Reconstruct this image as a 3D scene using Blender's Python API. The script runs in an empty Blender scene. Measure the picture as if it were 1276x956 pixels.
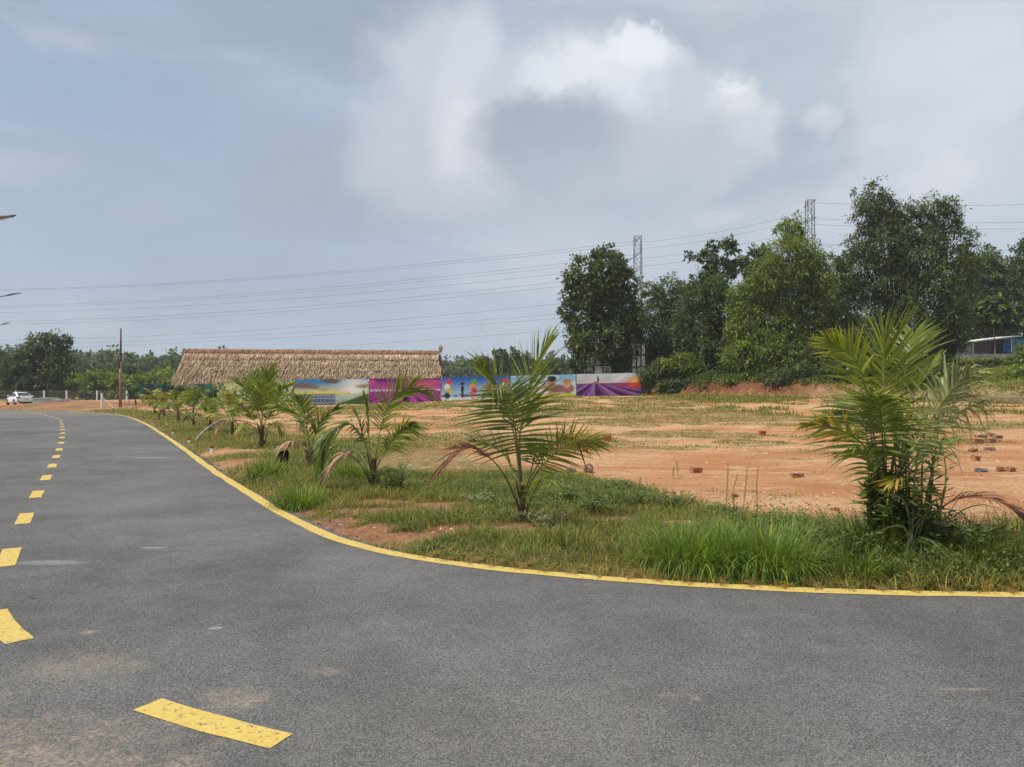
import bpy, bmesh, math, random
import numpy as np
from mathutils import Vector, Matrix, noise as mnoise

R = math.radians
sc = bpy.context.scene
COL = sc.collection
F = 921.0            # focal length of the photograph in its own pixels
HOR = 487.0          # its horizon row
EYE = 1.6

def W(px, py, Y):
    """world point seen at a photo pixel when it stands Y metres ahead"""
    return ((px - 638.0) / F * Y, Y, EYE + (HOR - py) / F * Y)

def G(px, py):
    """point on level ground"""
    Y = EYE * F / (py - HOR)
    return ((px - 638.0) / F * Y, Y)

# ------------------------------------------------------------------ camera
cam = bpy.data.cameras.new('camera')
cam.lens = 36.0 * F / 1276.0
cam.sensor_width = 36.0
cam.clip_start = 0.05
cam.clip_end = 3000
cam_o = bpy.data.objects.new('camera', cam)
COL.objects.link(cam_o)
cam_o.location = (0, 0, EYE)
cam_o.rotation_euler = (R(90) + math.atan((HOR - 478.0) / F), 0, 0)
sc.camera = cam_o

# ------------------------------------------------------------------ node expression helper
class NT:
    def __init__(s, tree):
        s.t = tree; s.n = tree.nodes; s.l = tree.links
    def put(s, inp, v):
        if isinstance(v, bpy.types.NodeSocket): s.l.new(v, inp)
        elif v is not None:
            if inp.type == 'RGBA' and len(v) == 3: v = (*v, 1)
            inp.default_value = v
    def m(s, op, a, b=None, c=None, clamp=False):
        n = s.n.new('ShaderNodeMath'); n.operation = op; n.use_clamp = clamp
        s.put(n.inputs[0], a)
        if b is not None: s.put(n.inputs[1], b)
        if c is not None: s.put(n.inputs[2], c)
        return n.outputs[0]
    def vm(s, op, a, b=None):
        n = s.n.new('ShaderNodeVectorMath'); n.operation = op
        s.put(n.inputs[0], a)
        if b is not None: s.put(n.inputs[1], b)
        return n.outputs[0]
    def mix(s, f, a, b, mode='MIX'):
        n = s.n.new('ShaderNodeMix'); n.data_type = 'RGBA'; n.blend_type = mode; n.clamp_factor = True
        s.put(n.inputs[0], f); s.put(n.inputs[6], a); s.put(n.inputs[7], b)
        return n.outputs[2]
    def noise(s, vec, scale, detail=4, rough=0.55, dist=0.0, col=False):
        n = s.n.new('ShaderNodeTexNoise')
        s.put(n.inputs['Vector'], vec); n.inputs['Scale'].default_value = scale
        n.inputs['Detail'].default_value = detail; n.inputs['Roughness'].default_value = rough
        n.inputs['Distortion'].default_value = dist
        return n.outputs['Color' if col else 'Fac']
    def vor(s, vec, scale, feature='F1', out='Distance', rnd=1.0):
        n = s.n.new('ShaderNodeTexVoronoi'); n.feature = feature
        s.put(n.inputs['Vector'], vec); n.inputs['Scale'].default_value = scale
        n.inputs['Randomness'].default_value = rnd
        return n.outputs[out]
    def ss(s, v, lo, hi, a=0.0, b=1.0):
        n = s.n.new('ShaderNodeMapRange'); n.interpolation_type = 'SMOOTHSTEP'
        s.put(n.inputs[0], v); n.inputs[1].default_value = lo; n.inputs[2].default_value = hi
        n.inputs[3].default_value = a; n.inputs[4].default_value = b
        return n.outputs[0]
    def sep(s, v):
        n = s.n.new('ShaderNodeSeparateXYZ'); s.put(n.inputs[0], v); return n.outputs
    def comb(s, x, y, z=0.0):
        n = s.n.new('ShaderNodeCombineXYZ')
        for i, q in enumerate((x, y, z)): s.put(n.inputs[i], q)
        return n.outputs[0]
    def pos(s):
        return s.n.new('ShaderNodeNewGeometry').outputs['Position']
    def attr(s, name, out='Color'):
        n = s.n.new('ShaderNodeAttribute'); n.attribute_name = name
        return n.outputs[out]
    def bump(s, h, strength=0.3, dist=0.02):
        n = s.n.new('ShaderNodeBump'); s.put(n.inputs['Height'], h)
        n.inputs['Strength'].default_value = strength; n.inputs['Distance'].default_value = dist
        return n.outputs[0]
    def blob(s, x, y, cx, cy, rx, ry):
        """1 at the centre, 0 at the rim of an ellipse"""
        a = s.m('MULTIPLY', s.m('SUBTRACT', x, cx), 1.0 / rx)
        b = s.m('MULTIPLY', s.m('SUBTRACT', y, cy), 1.0 / ry)
        d = s.m('ADD', s.m('MULTIPLY', a, a), s.m('MULTIPLY', b, b))
        return s.m('SUBTRACT', 1.0, d)

# ------------------------------------------------------------------ world: hazy, mostly clouded sky
SUN_EL, SUN_AZ = 59.0, -112.0      # azimuth measured from +Y towards +X
world = bpy.data.worlds.new('World')
sc.world = world
world.use_nodes = True
wt = NT(world.node_tree); wt.n.clear()
tc = wt.n.new('ShaderNodeTexCoord').outputs['Generated']
dx, dy, dz = wt.sep(tc)
az = wt.m('ARCTAN2', dx, dy)
el = wt.m('ARCSINE', dz)
def azel(px, py):
    a = math.atan((px - 638) / F)
    return a, math.atan((HOR - py) / F * math.cos(a))
warp = wt.noise(tc, 5.0, 6, 0.6, col=True)
wr, wg, wb = wt.sep(warp)
warp2 = wt.noise(tc, 15.0, 8, 0.66, col=True)
vr, vg, vb = wt.sep(warp2)
def wv(a, r, r2, k1, k2):
    t = wt.m('ADD', a, wt.m('MULTIPLY', wt.m('SUBTRACT', r, 0.5), k1))
    return wt.m('ADD', t, wt.m('MULTIPLY', wt.m('SUBTRACT', r2, 0.5), k2))
azs, els = wv(az, wr, vr, 0.22, 0.03), wv(el, wg, vg, 0.14, 0.02)       # soft veils
azc, elc = wv(az, wb, vr, 0.07, 0.085), wv(el, wr, vb, 0.06, 0.08)      # crisper cumulus
sky = wt.n.new('ShaderNodeTexSky'); sky.sky_type = 'NISHITA'; sky.sun_disc = False
sky.sun_elevation = R(SUN_EL); sky.sun_rotation = R(SUN_AZ)
sky.air_density = 1.2; sky.dust_density = 2.5; sky.ozone_density = 1.5
nish = wt.mix(1.0, sky.outputs[0], (0.09, 0.09, 0.09), 'MULTIPLY')
# overcast sheet: blue-grey on one side of the sky, paler on the other
side = wt.ss(wt.m('ADD', az, wt.m('MULTIPLY', wt.m('SUBTRACT', wr, 0.5), 0.5)), -0.65, 0.75)
sheet = wt.mix(side, (0.365, 0.455, 0.600), (0.60, 0.660, 0.720))
low = wt.ss(wt.m('ABSOLUTE', el), 0.0, 0.34, 1.0, 0.0)
sheet = wt.mix(wt.m('MULTIPLY', low, 0.8), sheet, (0.490, 0.565, 0.660))
band = wt.comb(dx, dy, wt.m('MULTIPLY', dz, 3.0))
bn = wt.noise(band, 2.2, 5, 0.55, 0.4)
sheet = wt.mix(wt.m('MULTIPLY', wt.ss(bn, 0.44, 0.66), 0.60), sheet, (0.350, 0.415, 0.500))
sheet = wt.mix(wt.m('MULTIPLY', wt.ss(wt.noise(band, 3.3, 7, 0.58, 0.5), 0.50, 0.72), 0.45), sheet, (0.66, 0.685, 0.735))
sheet = wt.mix(wt.m('MULTIPLY', wt.ss(wt.noise(band, 7.5, 7, 0.6, 0.6), 0.50, 0.70), 0.30), sheet, (0.40, 0.46, 0.545))
cur = wt.mix(0.12, sheet, nish)
def cloud(cur, px, py, rx, ry, amt, colr, soft=True, lo=0.0, hi=0.8):
    a, e = azel(px, py)
    c = math.cos(a)
    x, y = (azs, els) if soft else (azc, elc)
    b = wt.blob(x, y, a, e, rx / F * c * c, ry / F * c)
    return wt.mix(wt.m('MULTIPLY', wt.ss(b, lo, hi), amt), cur, colr)
for (px, py, rx, ry, amt, c) in (
    (430, 20, 230, 80, 0.60, (0.30, 0.37, 0.45)), (120, 110, 220, 60, 0.25, (0.28, 0.36, 0.50)),
    (470, 225, 240, 80, 0.65, (0.345, 0.41, 0.49)), (130, 230, 260, 70, 0.35, (0.36, 0.43, 0.53)), (1000, 60, 160, 100, 0.35, (0.47, 0.54, 0.62)),
    (600, 210, 200, 130, 0.35, (0.56, 0.57, 0.64)), (550, 150, 150, 150, 0.5, (0.60, 0.625, 0.70)), (596, 140, 70, 140, 0.42, (0.70, 0.715, 0.775)), (598, 185, 40, 55, 0.4, (0.76, 0.76, 0.81)),
    (555, 80, 120, 60, 0.45, (0.62, 0.66, 0.74)), (1170, 120, 170, 130, 0.50, (0.68, 0.71, 0.77)),
    (880, 300, 320, 60, 0.35, (0.60, 0.62, 0.70)), (1140, 240, 160, 60, 0.35, (0.64, 0.65, 0.71)),
    (300, 330, 420, 90, 0.25, (0.37, 0.45, 0.58))):
    cur = cloud(cur, px, py, rx, ry, amt, c)
WH = (0.79, 0.82, 0.875)
for (px, py, rx, ry, amt, c, lo, hi) in (
    # body of the cumulus: grey belly reaching its left rim, pale shoulders, bright crown
    (735, 130, 150, 105, 0.80, (0.52, 0.565, 0.64), -0.05, 0.35),
    (860, 165, 120, 80, 0.60, (0.60, 0.63, 0.69), -0.1, 0.6),
    (740, 88, 130, 58, 0.60, (0.68, 0.715, 0.78), -0.1, 0.7), (775, 70, 80, 44, 0.60, (0.75, 0.78, 0.84), -0.1, 0.8),
    (718, 70, 52, 32, 0.6, (0.75, 0.78, 0.84), -0.1, 0.9), (800, 52, 42, 30, 0.85, WH, 0.0, 0.9), (762, 48, 30, 20, 0.6, WH, 0.0, 0.9), (672, 82, 44, 26, 0.45, (0.72, 0.76, 0.82), 0.0, 0.9),
    (908, 115, 40, 38, 0.60, (0.74, 0.76, 0.81), -0.1, 1.0), (902, 102, 20, 16, 0.6, WH, 0.0, 1.0),
    (930, 150, 46, 40, 0.45, (0.68, 0.70, 0.76), 0.0, 0.9), (1018, 148, 32, 26, 0.4, (0.72, 0.75, 0.80), 0.0, 1.0),
    (1180, 225, 80, 38, 0.40, (0.72, 0.73, 0.78), 0.0, 0.9), (885, 268, 44, 20, 0.4, (0.68, 0.70, 0.76), 0.0, 1.0)):
    cur = cloud(cur, px, py, rx, ry, amt, c, False, lo, hi)
cur = cloud(cur, 680, 175, 108, 62, 0.88, (0.325, 0.375, 0.465), False, -0.35, 0.9)
cur = cloud(cur, 760, 195, 170, 55, 0.50, (0.43, 0.48, 0.56), True, -0.3, 0.9)
cur = cloud(cur, 720, 245, 260, 50, 0.45, (0.47, 0.53, 0.61), True, -0.2, 0.9)
cur = cloud(cur, 850, 108, 52, 36, 0.35, (0.50, 0.55, 0.63), True, 0.0, 0.9)
# below the horizon: dull ground bounce
cur = wt.mix(wt.ss(dz, -0.12, -0.01, 1.0, 0.0), cur, (0.22, 0.19, 0.16))
bg = wt.n.new('ShaderNodeBackground'); wt.put(bg.inputs[0], cur); bg.inputs[1].default_value = 1.0
wo = wt.n.new('ShaderNodeOutputWorld'); wt.l.new(bg.outputs[0], wo.inputs[0])

sl = bpy.data.lights.new('sun', 'SUN'); sl.energy = 4.3; sl.angle = R(3.0); sl.color = (1.0, 0.95, 0.87)
sun = bpy.data.objects.new('sun', sl); COL.objects.link(sun)
sd = Vector((math.sin(R(SUN_AZ)) * math.cos(R(SUN_EL)), math.cos(R(SUN_AZ)) * math.cos(R(SUN_EL)), math.sin(R(SUN_EL))))
sun.rotation_euler = sd.to_track_quat('Z', 'Y').to_euler()
sun.location = (0, 0, 60)

sc.view_settings.view_transform = 'Standard'
sc.view_settings.look = 'None'
sc.view_settings.exposure = 0.12
sc.view_settings.gamma = 1.0
sc.render.engine = 'CYCLES'
sc.cycles.use_denoising = True
sc.cycles.max_bounces = 6
sc.cycles.diffuse_bounces = 3
sc.cycles.transmission_bounces = 3
sc.cycles.volume_bounces = 0
sc.cycles.transparent_max_bounces = 6

# ------------------------------------------------------------------ helpers
def tag(o, label=None, cat=None, group=None, kind=None):
    if label: o['label'] = label
    if cat: o['category'] = cat
    if group: o['group'] = group
    if kind: o['kind'] = kind
    return o

def empty(name, loc, label, cat, group=None, rz=0.0):
    o = bpy.data.objects.new(name, None); COL.objects.link(o)
    o.empty_display_size = 0.2
    o.location = loc; o.rotation_euler = (0, 0, rz)
    return tag(o, label, cat, group)

def link(name, me, mat, parent=None, loc=None):
    o = bpy.data.objects.new(name, me); COL.objects.link(o)
    if mat and not me.materials: me.materials.append(mat)
    if parent: o.parent = parent
    if loc is not None: o.location = loc
    return o

def copy_tree(o, parent=None):
    c = o.copy(); COL.objects.link(c)
    if parent: c.parent = parent
    for ch in list(o.children): copy_tree(ch, c)
    return c

def mesh_np(name, V, faces, cols=None, smooth=False):
    """V (n,3); faces: list of (m,k) int arrays"""
    me = bpy.data.meshes.new(name)
    V = np.asarray(V, dtype=np.float32)
    me.vertices.add(len(V)); me.vertices.foreach_set('co', V.ravel())
    tot = sum(f.size for f in faces); npoly = sum(len(f) for f in faces)
    me.loops.add(tot); me.polygons.add(npoly)
    me.loops.foreach_set('vertex_index', np.concatenate([f.ravel() for f in faces]).astype(np.int32))
    starts = []; s = 0
    for f in faces:
        starts.append(s + np.arange(len(f)) * f.shape[1]); s += f.size
    me.polygons.foreach_set('loop_start', np.concatenate(starts).astype(np.int32))
    if smooth: me.polygons.foreach_set('use_smooth', np.ones(npoly, dtype=bool))
    me.update(calc_edges=True)
    if cols is not None:
        a = me.color_attributes.new('Col', 'FLOAT_COLOR', 'POINT')
        c = np.ones((len(V), 4), dtype=np.float32); c[:, :3] = cols
        a.data.foreach_set('color', c.ravel())
    return me

class MB:
    """collects simple shapes into one mesh"""
    def __init__(s): s.v = []; s.f = []; s.c = []
    def add(s, vs, fs, col=None):
        b = len(s.v); s.v += [tuple(v) for v in vs]; s.f += [tuple(i + b for i in f) for f in fs]
        s.c += [col or (1, 1, 1)] * len(vs)
        return s
    def box(s, x0, x1, y0, y1, z0, z1, col=None, M=None):
        vs = [Vector(p) for p in ((x0,y0,z0),(x1,y0,z0),(x1,y1,z0),(x0,y1,z0),(x0,y0,z1),(x1,y0,z1),(x1,y1,z1),(x0,y1,z1))]
        if M is not None: vs = [M @ v for v in vs]
        return s.add(vs, [(0,3,2,1),(4,5,6,7),(0,1,5,4),(1,2,6,5),(2,3,7,6),(3,0,4,7)], col)
    def tube(s, pts, rad, n=8, col=None, cap=True):
        pts = [Vector(p) for p in pts]
        if not hasattr(rad, '__len__'): rad = [rad] * len(pts)
        vs = []; up = None
        for i, p in enumerate(pts):
            t = (pts[min(i + 1, len(pts) - 1)] - pts[max(i - 1, 0)]).normalized()
            if up is None: up = t.orthogonal().normalized()
            up = (up - t * up.dot(t)).normalized(); sd_ = t.cross(up)
            for k in range(n):
                a = 2 * math.pi * k / n
                vs.append(p + (up * math.cos(a) + sd_ * math.sin(a)) * rad[i])
        fs = []
        for i in range(len(pts) - 1):
            for k in range(n):
                a, b = i * n + k, i * n + (k + 1) % n
                fs.append((a, b, b + n, a + n))
        if cap:
            fs.append(tuple(range(n))[::-1]); fs.append(tuple(range((len(pts) - 1) * n, len(pts) * n)))
        return s.add(vs, fs, col)
    def mesh(s, name, smooth=False, bevel=0.0):
        me = bpy.data.meshes.new(name)
        me.from_pydata(s.v, [], s.f); me.validate()
        if smooth: me.polygons.foreach_set('use_smooth', np.ones(len(me.polygons), dtype=bool))
        if bevel > 0:
            bm = bmesh.new(); bm.from_mesh(me)
            bmesh.ops.bevel(bm, geom=[e for e in bm.edges], offset=bevel, segments=2, affect='EDGES', profile=0.6)
            bm.to_mesh(me); bm.free()
        me.update()
        return me
    def build(s, name, mat, parent=None, smooth=False, bevel=0.0, loc=None):
        return link(name, s.mesh(name, smooth, bevel), mat, parent, loc)

def smooth(a, b, x):
    t = np.clip((np.asarray(x, dtype=float) - a) / (b - a), 0, 1)
    return t * t * (3 - 2 * t)

_rng = np.random.default_rng(7)
_tab = _rng.random((256, 256))
def vnoise(x, y):
    x = np.asarray(x, dtype=float); y = np.asarray(y, dtype=float)
    xi = np.floor(x).astype(int); yi = np.floor(y).astype(int)
    fx = x - xi; fy = y - yi
    fx = fx * fx * (3 - 2 * fx); fy = fy * fy * (3 - 2 * fy)
    t = lambda a, b: _tab[a % 256, b % 256]
    return (t(xi, yi) * (1 - fx) + t(xi + 1, yi) * fx) * (1 - fy) + (t(xi, yi + 1) * (1 - fx) + t(xi + 1, yi + 1) * fx) * fy
def fbm(x, y, o=4):
    s = 0; a = 0.5; tot = 0
    for i in range(o):
        s = s + a * vnoise(x * 2 ** i + 17.3 * i, y * 2 ** i + 5.1 * i); tot += a; a *= 0.5
    return s / tot

# ------------------------------------------------------------------ materials
def new_mat(name):
    m = bpy.data.materials.new(name); m.use_nodes = True
    t = NT(m.node_tree); t.n.clear()
    out = t.n.new('ShaderNodeOutputMaterial')
    return m, t, out

def bsdf(t, col, rough=0.8, spec=0.3, normal=None, metal=0.0):
    b = t.n.new('ShaderNodeBsdfPrincipled')
    t.put(b.inputs['Base Color'], col); t.put(b.inputs['Roughness'], rough)
    b.inputs['Specular IOR Level'].default_value = spec
    b.inputs['Metallic'].default_value = metal
    if normal is not None: t.l.new(normal, b.inputs['Normal'])
    return b

def plain(name, col, rough=0.7, spec=0.3, var=0.12, scale=8.0, metal=0.0, bump=0.0):
    m, t, out = new_mat(name)
    p = t.n.new('ShaderNodeTexCoord').outputs['Object']
    n = t.noise(p, scale, 5, 0.6)
    dark = tuple(c * (1 - var * 2) for c in col); lite = tuple(min(1, c * (1 + var)) for c in col)
    c = t.mix(t.ss(n, 0.3, 0.7), dark, lite)
    nb = t.bump(n, bump, 0.02) if bump else None
    b = bsdf(t, c, rough, spec, nb, metal)
    t.l.new(b.outputs[0], out.inputs[0])
    return m

def leaf_mat(name, col, trans=0.35, rough=0.55, var=0.25, spec=0.25, use_attr=True, hue=(1.25, 1.1, 0.7)):
    """leaf: diffuse + light passing through; per-leaf tint from the Col attribute"""
    m, t, out = new_mat(name)
    c = t.mix(t.noise(t.pos(), 1.3, 2), tuple(q * (1 - var) for q in col), tuple(q * (1 + var) for q in col))
    if use_attr: c = t.mix(1.0, c, t.attr('Col'), 'MULTIPLY')
    b = bsdf(t, c, rough, spec)
    tr = t.n.new('ShaderNodeBsdfTranslucent')
    t.put(tr.inputs[0], t.mix(1.0, c, (*hue, 1), 'MULTIPLY'))
    mx = t.n.new('ShaderNodeMixShader'); mx.inputs[0].default_value = trans
    t.l.new(b.outputs[0], mx.inputs[1]); t.l.new(tr.outputs[0], mx.inputs[2])
    t.l.new(mx.outputs[0], out.inputs[0])
    return m

def attr_mat(name, rough=0.6, spec=0.3, grain=0.15, scale=30.0):
    m, t, out = new_mat(name)
    n = t.noise(t.pos(), scale, 3)
    c = t.mix(grain, t.attr('Col'), t.mix(n, (0, 0, 0), (1, 1, 1)), 'OVERLAY')
    t.l.new(bsdf(t, c, rough, spec).outputs[0], out.inputs[0])
    return m

# asphalt ------------------------------------------------------------
def asphalt():
    m, t, out = new_mat('asphalt')
    p = t.pos(); x, y, z = t.sep(p)
    n1 = t.noise(p, 0.30, 5, 0.6, 0.6); n2 = t.noise(p, 3.0, 5, 0.65); n3 = t.noise(p, 150, 3, 0.75); n4 = t.noise(p, 190, 2, 0.6)
    c = t.mix(t.ss(n1, 0.35, 0.65), (0.090, 0.089, 0.088), (0.130, 0.128, 0.125))
    c = t.mix(t.m('MULTIPLY', t.ss(n2, 0.35, 0.7), 0.35), c, (0.158, 0.155, 0.150))
    # aggregate
    sp = t.vor(p, 165, out='Color')
    sr, sg, sb = t.sep(sp)
    agg = t.ss(sr, 0.1, 1.0, 0.56, 1.50)
    c = t.mix(1.0, c, t.comb(agg, agg, agg), 'MULTIPLY')
    grit = t.ss(n3, 0.36, 0.64, 0.68, 1.34)
    c = t.mix(1.0, c, t.comb(grit, grit, grit), 'MULTIPLY')
    pits = t.ss(t.noise(p, 60, 3, 0.7), 0.58, 0.70)
    c = t.mix(t.m('MULTIPLY', pits, 0.7), c, (0.030, 0.030, 0.032))
    chips = t.m('MULTIPLY', t.ss(t.vor(p, 19), 0.10, 0.03), t.ss(sg, 0.6, 0.8))
    c = t.mix(t.m('MULTIPLY', chips, 0.8), c, (0.46, 0.44, 0.41))
    c = t.mix(1.0, c, t.mix(t.ss(t.noise(p, 0.8, 5, .6), .35, .65), (0.88, 0.865, 0.845), (1.06, 1.045, 1.015)), 'MULTIPLY')
    # blown dust and soil, long grey scuffs
    dn = t.noise(p, 4.0, 7, 0.78)
    dn2 = t.noise(p, 38, 3, 0.7)
    fine = t.ss(dn2, 0.38, 0.62)
    acc = None
    for (cx, cy, rx, ry, k) in ((-2.2, 3.05, 1.15, 0.75, 1.0), (-1.45, 3.85, 0.22, 0.22, 0.85), (-1.05, 4.22, 0.14, 0.1, 0.8),
                             (0.95, 3.86, 0.05, 0.045, 1.1), (0.88, 3.9, 0.16, 0.05, 0.5), (-2.8, 4.92, 0.09, 0.07, 1.2), (-2.55, 4.3, 0.5, 0.35, 0.6),
                             (2.42, 3.98, 0.17, 0.035, 0.85), (-3.1, 3.9, 0.6, 0.5, 0.6), (-36, 52, 13, 12, 0.6), (-42, 62, 14, 6, 1.1), (-26, 60.5, 16, 1.8, 0.9),
                             (0.0, 3.4, 2.0, 0.8, 0.16)):
        b = t.m('MULTIPLY', t.ss(t.m('ADD', t.blob(x, y, cx, cy, rx, ry), t.m('MULTIPLY', t.m('SUBTRACT', dn, 0.5), 4.2)), 0.0, 1.6), k * .8)
        acc = b if acc is None else t.m('MAXIMUM', acc, b)
    dust = t.m('MULTIPLY', acc, t.ss(dn2, 0.38, 0.62, 0.15, 1.0), clamp=True)
    c = t.mix(dust, c, (0.37, 0.285, 0.20))
    st = None
    for (cx, cy, rx, ry, k) in ((-8.75, 17.8, 0.62, 0.07, 0.8), (-8.2, 17.4, 0.8, 0.05, 0.5), (-3.65, 7.55, 0.16, 0.05, 0.5), (-2.0, 5.0, 0.06, 0.04, 0.5), (-4.1, 5.5, 0.25, 0.1, 0.4), (-4.3, 6.9, 0.4, 0.12, 0.3)):
        b = t.m('MULTIPLY', t.ss(t.m('ADD', t.blob(x, y, cx, cy, rx, ry), t.m('MULTIPLY', t.m('SUBTRACT', dn, 0.5), 1.2)), 0.0, 0.8), k)
        st = b if st is None else t.m('MAXIMUM', st, b)
    c = t.mix(t.m('MULTIPLY', st, t.ss(dn2, 0.3, 0.6)), c, (0.46, 0.45, 0.43))
    # faint ring-shaped tyre marks where cars turn at the far end
    d1 = t.m('SQRT', t.m('ADD', t.m('POWER', t.m('SUBTRACT', x, -31.0), 2.0), t.m('POWER', t.m('MULTIPLY', t.m('SUBTRACT', y, 50.0), 0.8), 2.0)))
    ring = t.m('MULTIPLY', t.ss(t.m('ABSOLUTE', t.m('SUBTRACT', d1, 4.2)), 0.0, 0.35, 1.0, 0.0), t.ss(dn, 0.35, 0.6))
    c = t.mix(t.m('MULTIPLY', ring, 0.35), c, (0.42, 0.38, 0.32))
    h = t.m('ADD', t.m('MULTIPLY', sr, 0.6), t.m('ADD', t.m('MULTIPLY', n3, 0.8), t.m('MULTIPLY', pits, -1.0)))
    b = bsdf(t, c, 0.86, 0.25, t.bump(h, 0.45, 0.005))
    t.l.new(b.outputs[0], out.inputs[0])
    return m

def paint():
    m, t, out = new_mat('yellow_road_paint')
    p = t.pos()
    sp = t.vor(p, 85, out='Color'); sr, _, _ = t.sep(sp)
    n = t.noise(p, 26, 5, 0.75); n2 = t.noise(p, 6, 3)
    c = t.mix(n2, (0.54, 0.37, 0.075), (0.62, 0.46, 0.135))
    c = t.mix(t.ss(sr, 0.1, 1.0, 0.25, 0.0), c, (0.35, 0.25, 0.07))
    wear = t.m('MULTIPLY', t.ss(t.m('ADD', n, t.m('MULTIPLY', t.m('SUBTRACT', t.noise(p, 90, 3, .7), .5), .35)), 0.53, 0.66), 0.85)
    c = t.mix(wear, c, (0.12, 0.115, 0.10))
    c = t.mix(t.m('MULTIPLY', t.ss(t.noise(p, 3, 4), 0.55, 0.7), 0.35), c, (0.42, 0.30, 0.16))
    t.l.new(bsdf(t, c, 0.75, 0.25, t.bump(sr, 0.4, 0.004)).outputs[0], out.inputs[0])
    return m

def soil():
    m, t, out = new_mat('orange_soil')
    p = t.pos(); x, y, z = t.sep(p)
    st = t.comb(t.m('MULTIPLY', x, 0.55), t.m('MULTIPLY', y, 1.25), z)
    n1 = t.noise(st, 0.22, 5, 0.6, 0.5); n2 = t.noise(st, 1.1, 5, 0.65); n3 = t.noise(p, 9, 5, 0.7); n4 = t.noise(p, 55, 3, 0.7)
    c = t.mix(t.ss(n1, 0.38, 0.60), (0.430, 0.190, 0.080), (0.545, 0.325, 0.165))
    c = t.mix(t.m('MULTIPLY', t.ss(t.noise(t.comb(t.m('MULTIPLY', x, .25), t.m('MULTIPLY', y, 1.6), z), .8, 6, .65), .56, .66), .55), c, (0.30, 0.17, 0.095))
    c = t.mix(t.ss(n2, 0.50, 0.74), c, (0.60, 0.43, 0.260))
    c = t.mix(t.m('MULTIPLY', t.ss(n3, 0.48, 0.66), 0.6), c, (0.31, 0.140, 0.066))
    c = t.mix(t.m('MULTIPLY', t.ss(n4, 0.55, 0.8), 0.4), c, (0.25, 0.135, 0.075))
    c = t.mix(t.m('MULTIPLY', t.ss(t.vor(p, 30), 0.16, 0.05), 0.5), c, (0.58, 0.44, 0.32))
    # ground cover density and darker loam along the planted strip
    a = t.attr('Col'); gr, lo, bk = t.sep(a)
    lm_ = t.mix(t.ss(n3, 0.35, 0.65), (0.150, 0.066, 0.034), (0.32, 0.155, 0.080))
    lm_ = t.mix(t.m('MULTIPLY', t.ss(t.noise(p, 22, 4, .7), .52, .68), .55), lm_, (0.46, 0.33, 0.20))
    c = t.mix(t.m('MULTIPLY', lo, t.ss(n2, 0.25, 0.6, .55, 1.0)), c, lm_)
    green = t.mix(t.noise(p, 2.2, 4), (0.080, 0.100, 0.030), (0.165, 0.165, 0.065))
    c = t.mix(t.m('MULTIPLY', gr, t.ss(t.noise(p, 6, 4, 0.7), 0.30, 0.62)), c, green)
    red = t.mix(t.ss(n3, 0.35, 0.65), (0.11, 0.042, 0.022), (0.25, 0.100, 0.048))  # earth red, darkened in the colour to stand for tree shade on the bank
    c = t.mix(bk, c, red)
    h = t.m('ADD', t.m('MULTIPLY', n3, 1.0), t.m('MULTIPLY', n4, 0.4))
    t.l.new(bsdf(t, c, 0.92, 0.12, t.bump(h, 0.9, 0.07)).outputs[0], out.inputs[0])
    return m

M = {}
M['asphalt'] = asphalt(); M['paint'] = paint(); M['soil'] = soil()
M['palm'] = leaf_mat('palm_leaf', (0.185, 0.250, 0.036), 0.40, 0.40, 0.18, 0.45)
M['palm_dark'] = leaf_mat('palm_leaf_deep', (0.115, 0.165, 0.030), 0.36, 0.40, 0.2, 0.45)
M['palm_yellow'] = leaf_mat('palm_leaf_yellow', (0.28, 0.275, 0.045), 0.34, 0.45, 0.2, 0.4)
M['palm_pale'] = leaf_mat('palm_leaf_pale', (0.27, 0.31, 0.14), 0.30, 0.45, 0.2, 0.4)
M['palm_dead'] = leaf_mat('palm_leaf_dead', (0.215, 0.115, 0.080), 0.15, 0.8, 0.3, 0.1, hue=(1, 0.9, 0.8))
M['palm_dead_pale'] = leaf_mat('palm_leaf_dry_pale', (0.40, 0.28, 0.20), 0.2, 0.8, 0.2, 0.1, hue=(1, 0.9, 0.8))
M['rib'] = plain('palm_rib', (0.20, 0.20, 0.06), 0.5, 0.4, 0.2, 12)
M['rib_brown'] = plain('palm_rib_brown', (0.17, 0.10, 0.055), 0.7, 0.2, 0.25, 12)
M['palm_trunk'] = plain('palm_trunk', (0.120, 0.090, 0.045), 0.85, 0.15, 0.35, 22, bump=0.7)
M['grass'] = leaf_mat('grass', (0.150, 0.190, 0.055), 0.36, 0.6, 0.28, 0.15)
M['weed'] = leaf_mat('weed_leaf', (0.090, 0.145, 0.034), 0.28, 0.5, 0.22, 0.3)
M['weed_pale'] = leaf_mat('weed_leaf_pale', (0.17, 0.20, 0.11), 0.25, 0.6, 0.2, 0.2)
M['tussock'] = leaf_mat('tussock_blade', (0.110, 0.200, 0.030), 0.36, 0.5, 0.18, 0.3)
M['straw'] = leaf_mat('dry_grass', (0.36, 0.27, 0.14), 0.2, 0.8, 0.25, 0.1, hue=(1, 1, 1))
M['tree_dark'] = leaf_mat('tree_leaf_dark', (0.082, 0.125, 0.038), 0.34, 0.55, 0.25, 0.3)
M['tree_light'] = leaf_mat('tree_leaf_light', (0.150, 0.220, 0.034), 0.38, 0.5, 0.25, 0.3)
M['tree_mid'] = leaf_mat('tree_leaf_mid', (0.095, 0.140, 0.042), 0.34, 0.55, 0.25, 0.3)
M['bark'] = plain('bark', (0.13, 0.105, 0.085), 0.9, 0.1, 0.3, 6, bump=0.6)
M['bark_pale'] = plain('bark_pale', (0.34, 0.30, 0.24), 0.9, 0.1, 0.2, 6, bump=0.4)
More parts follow.
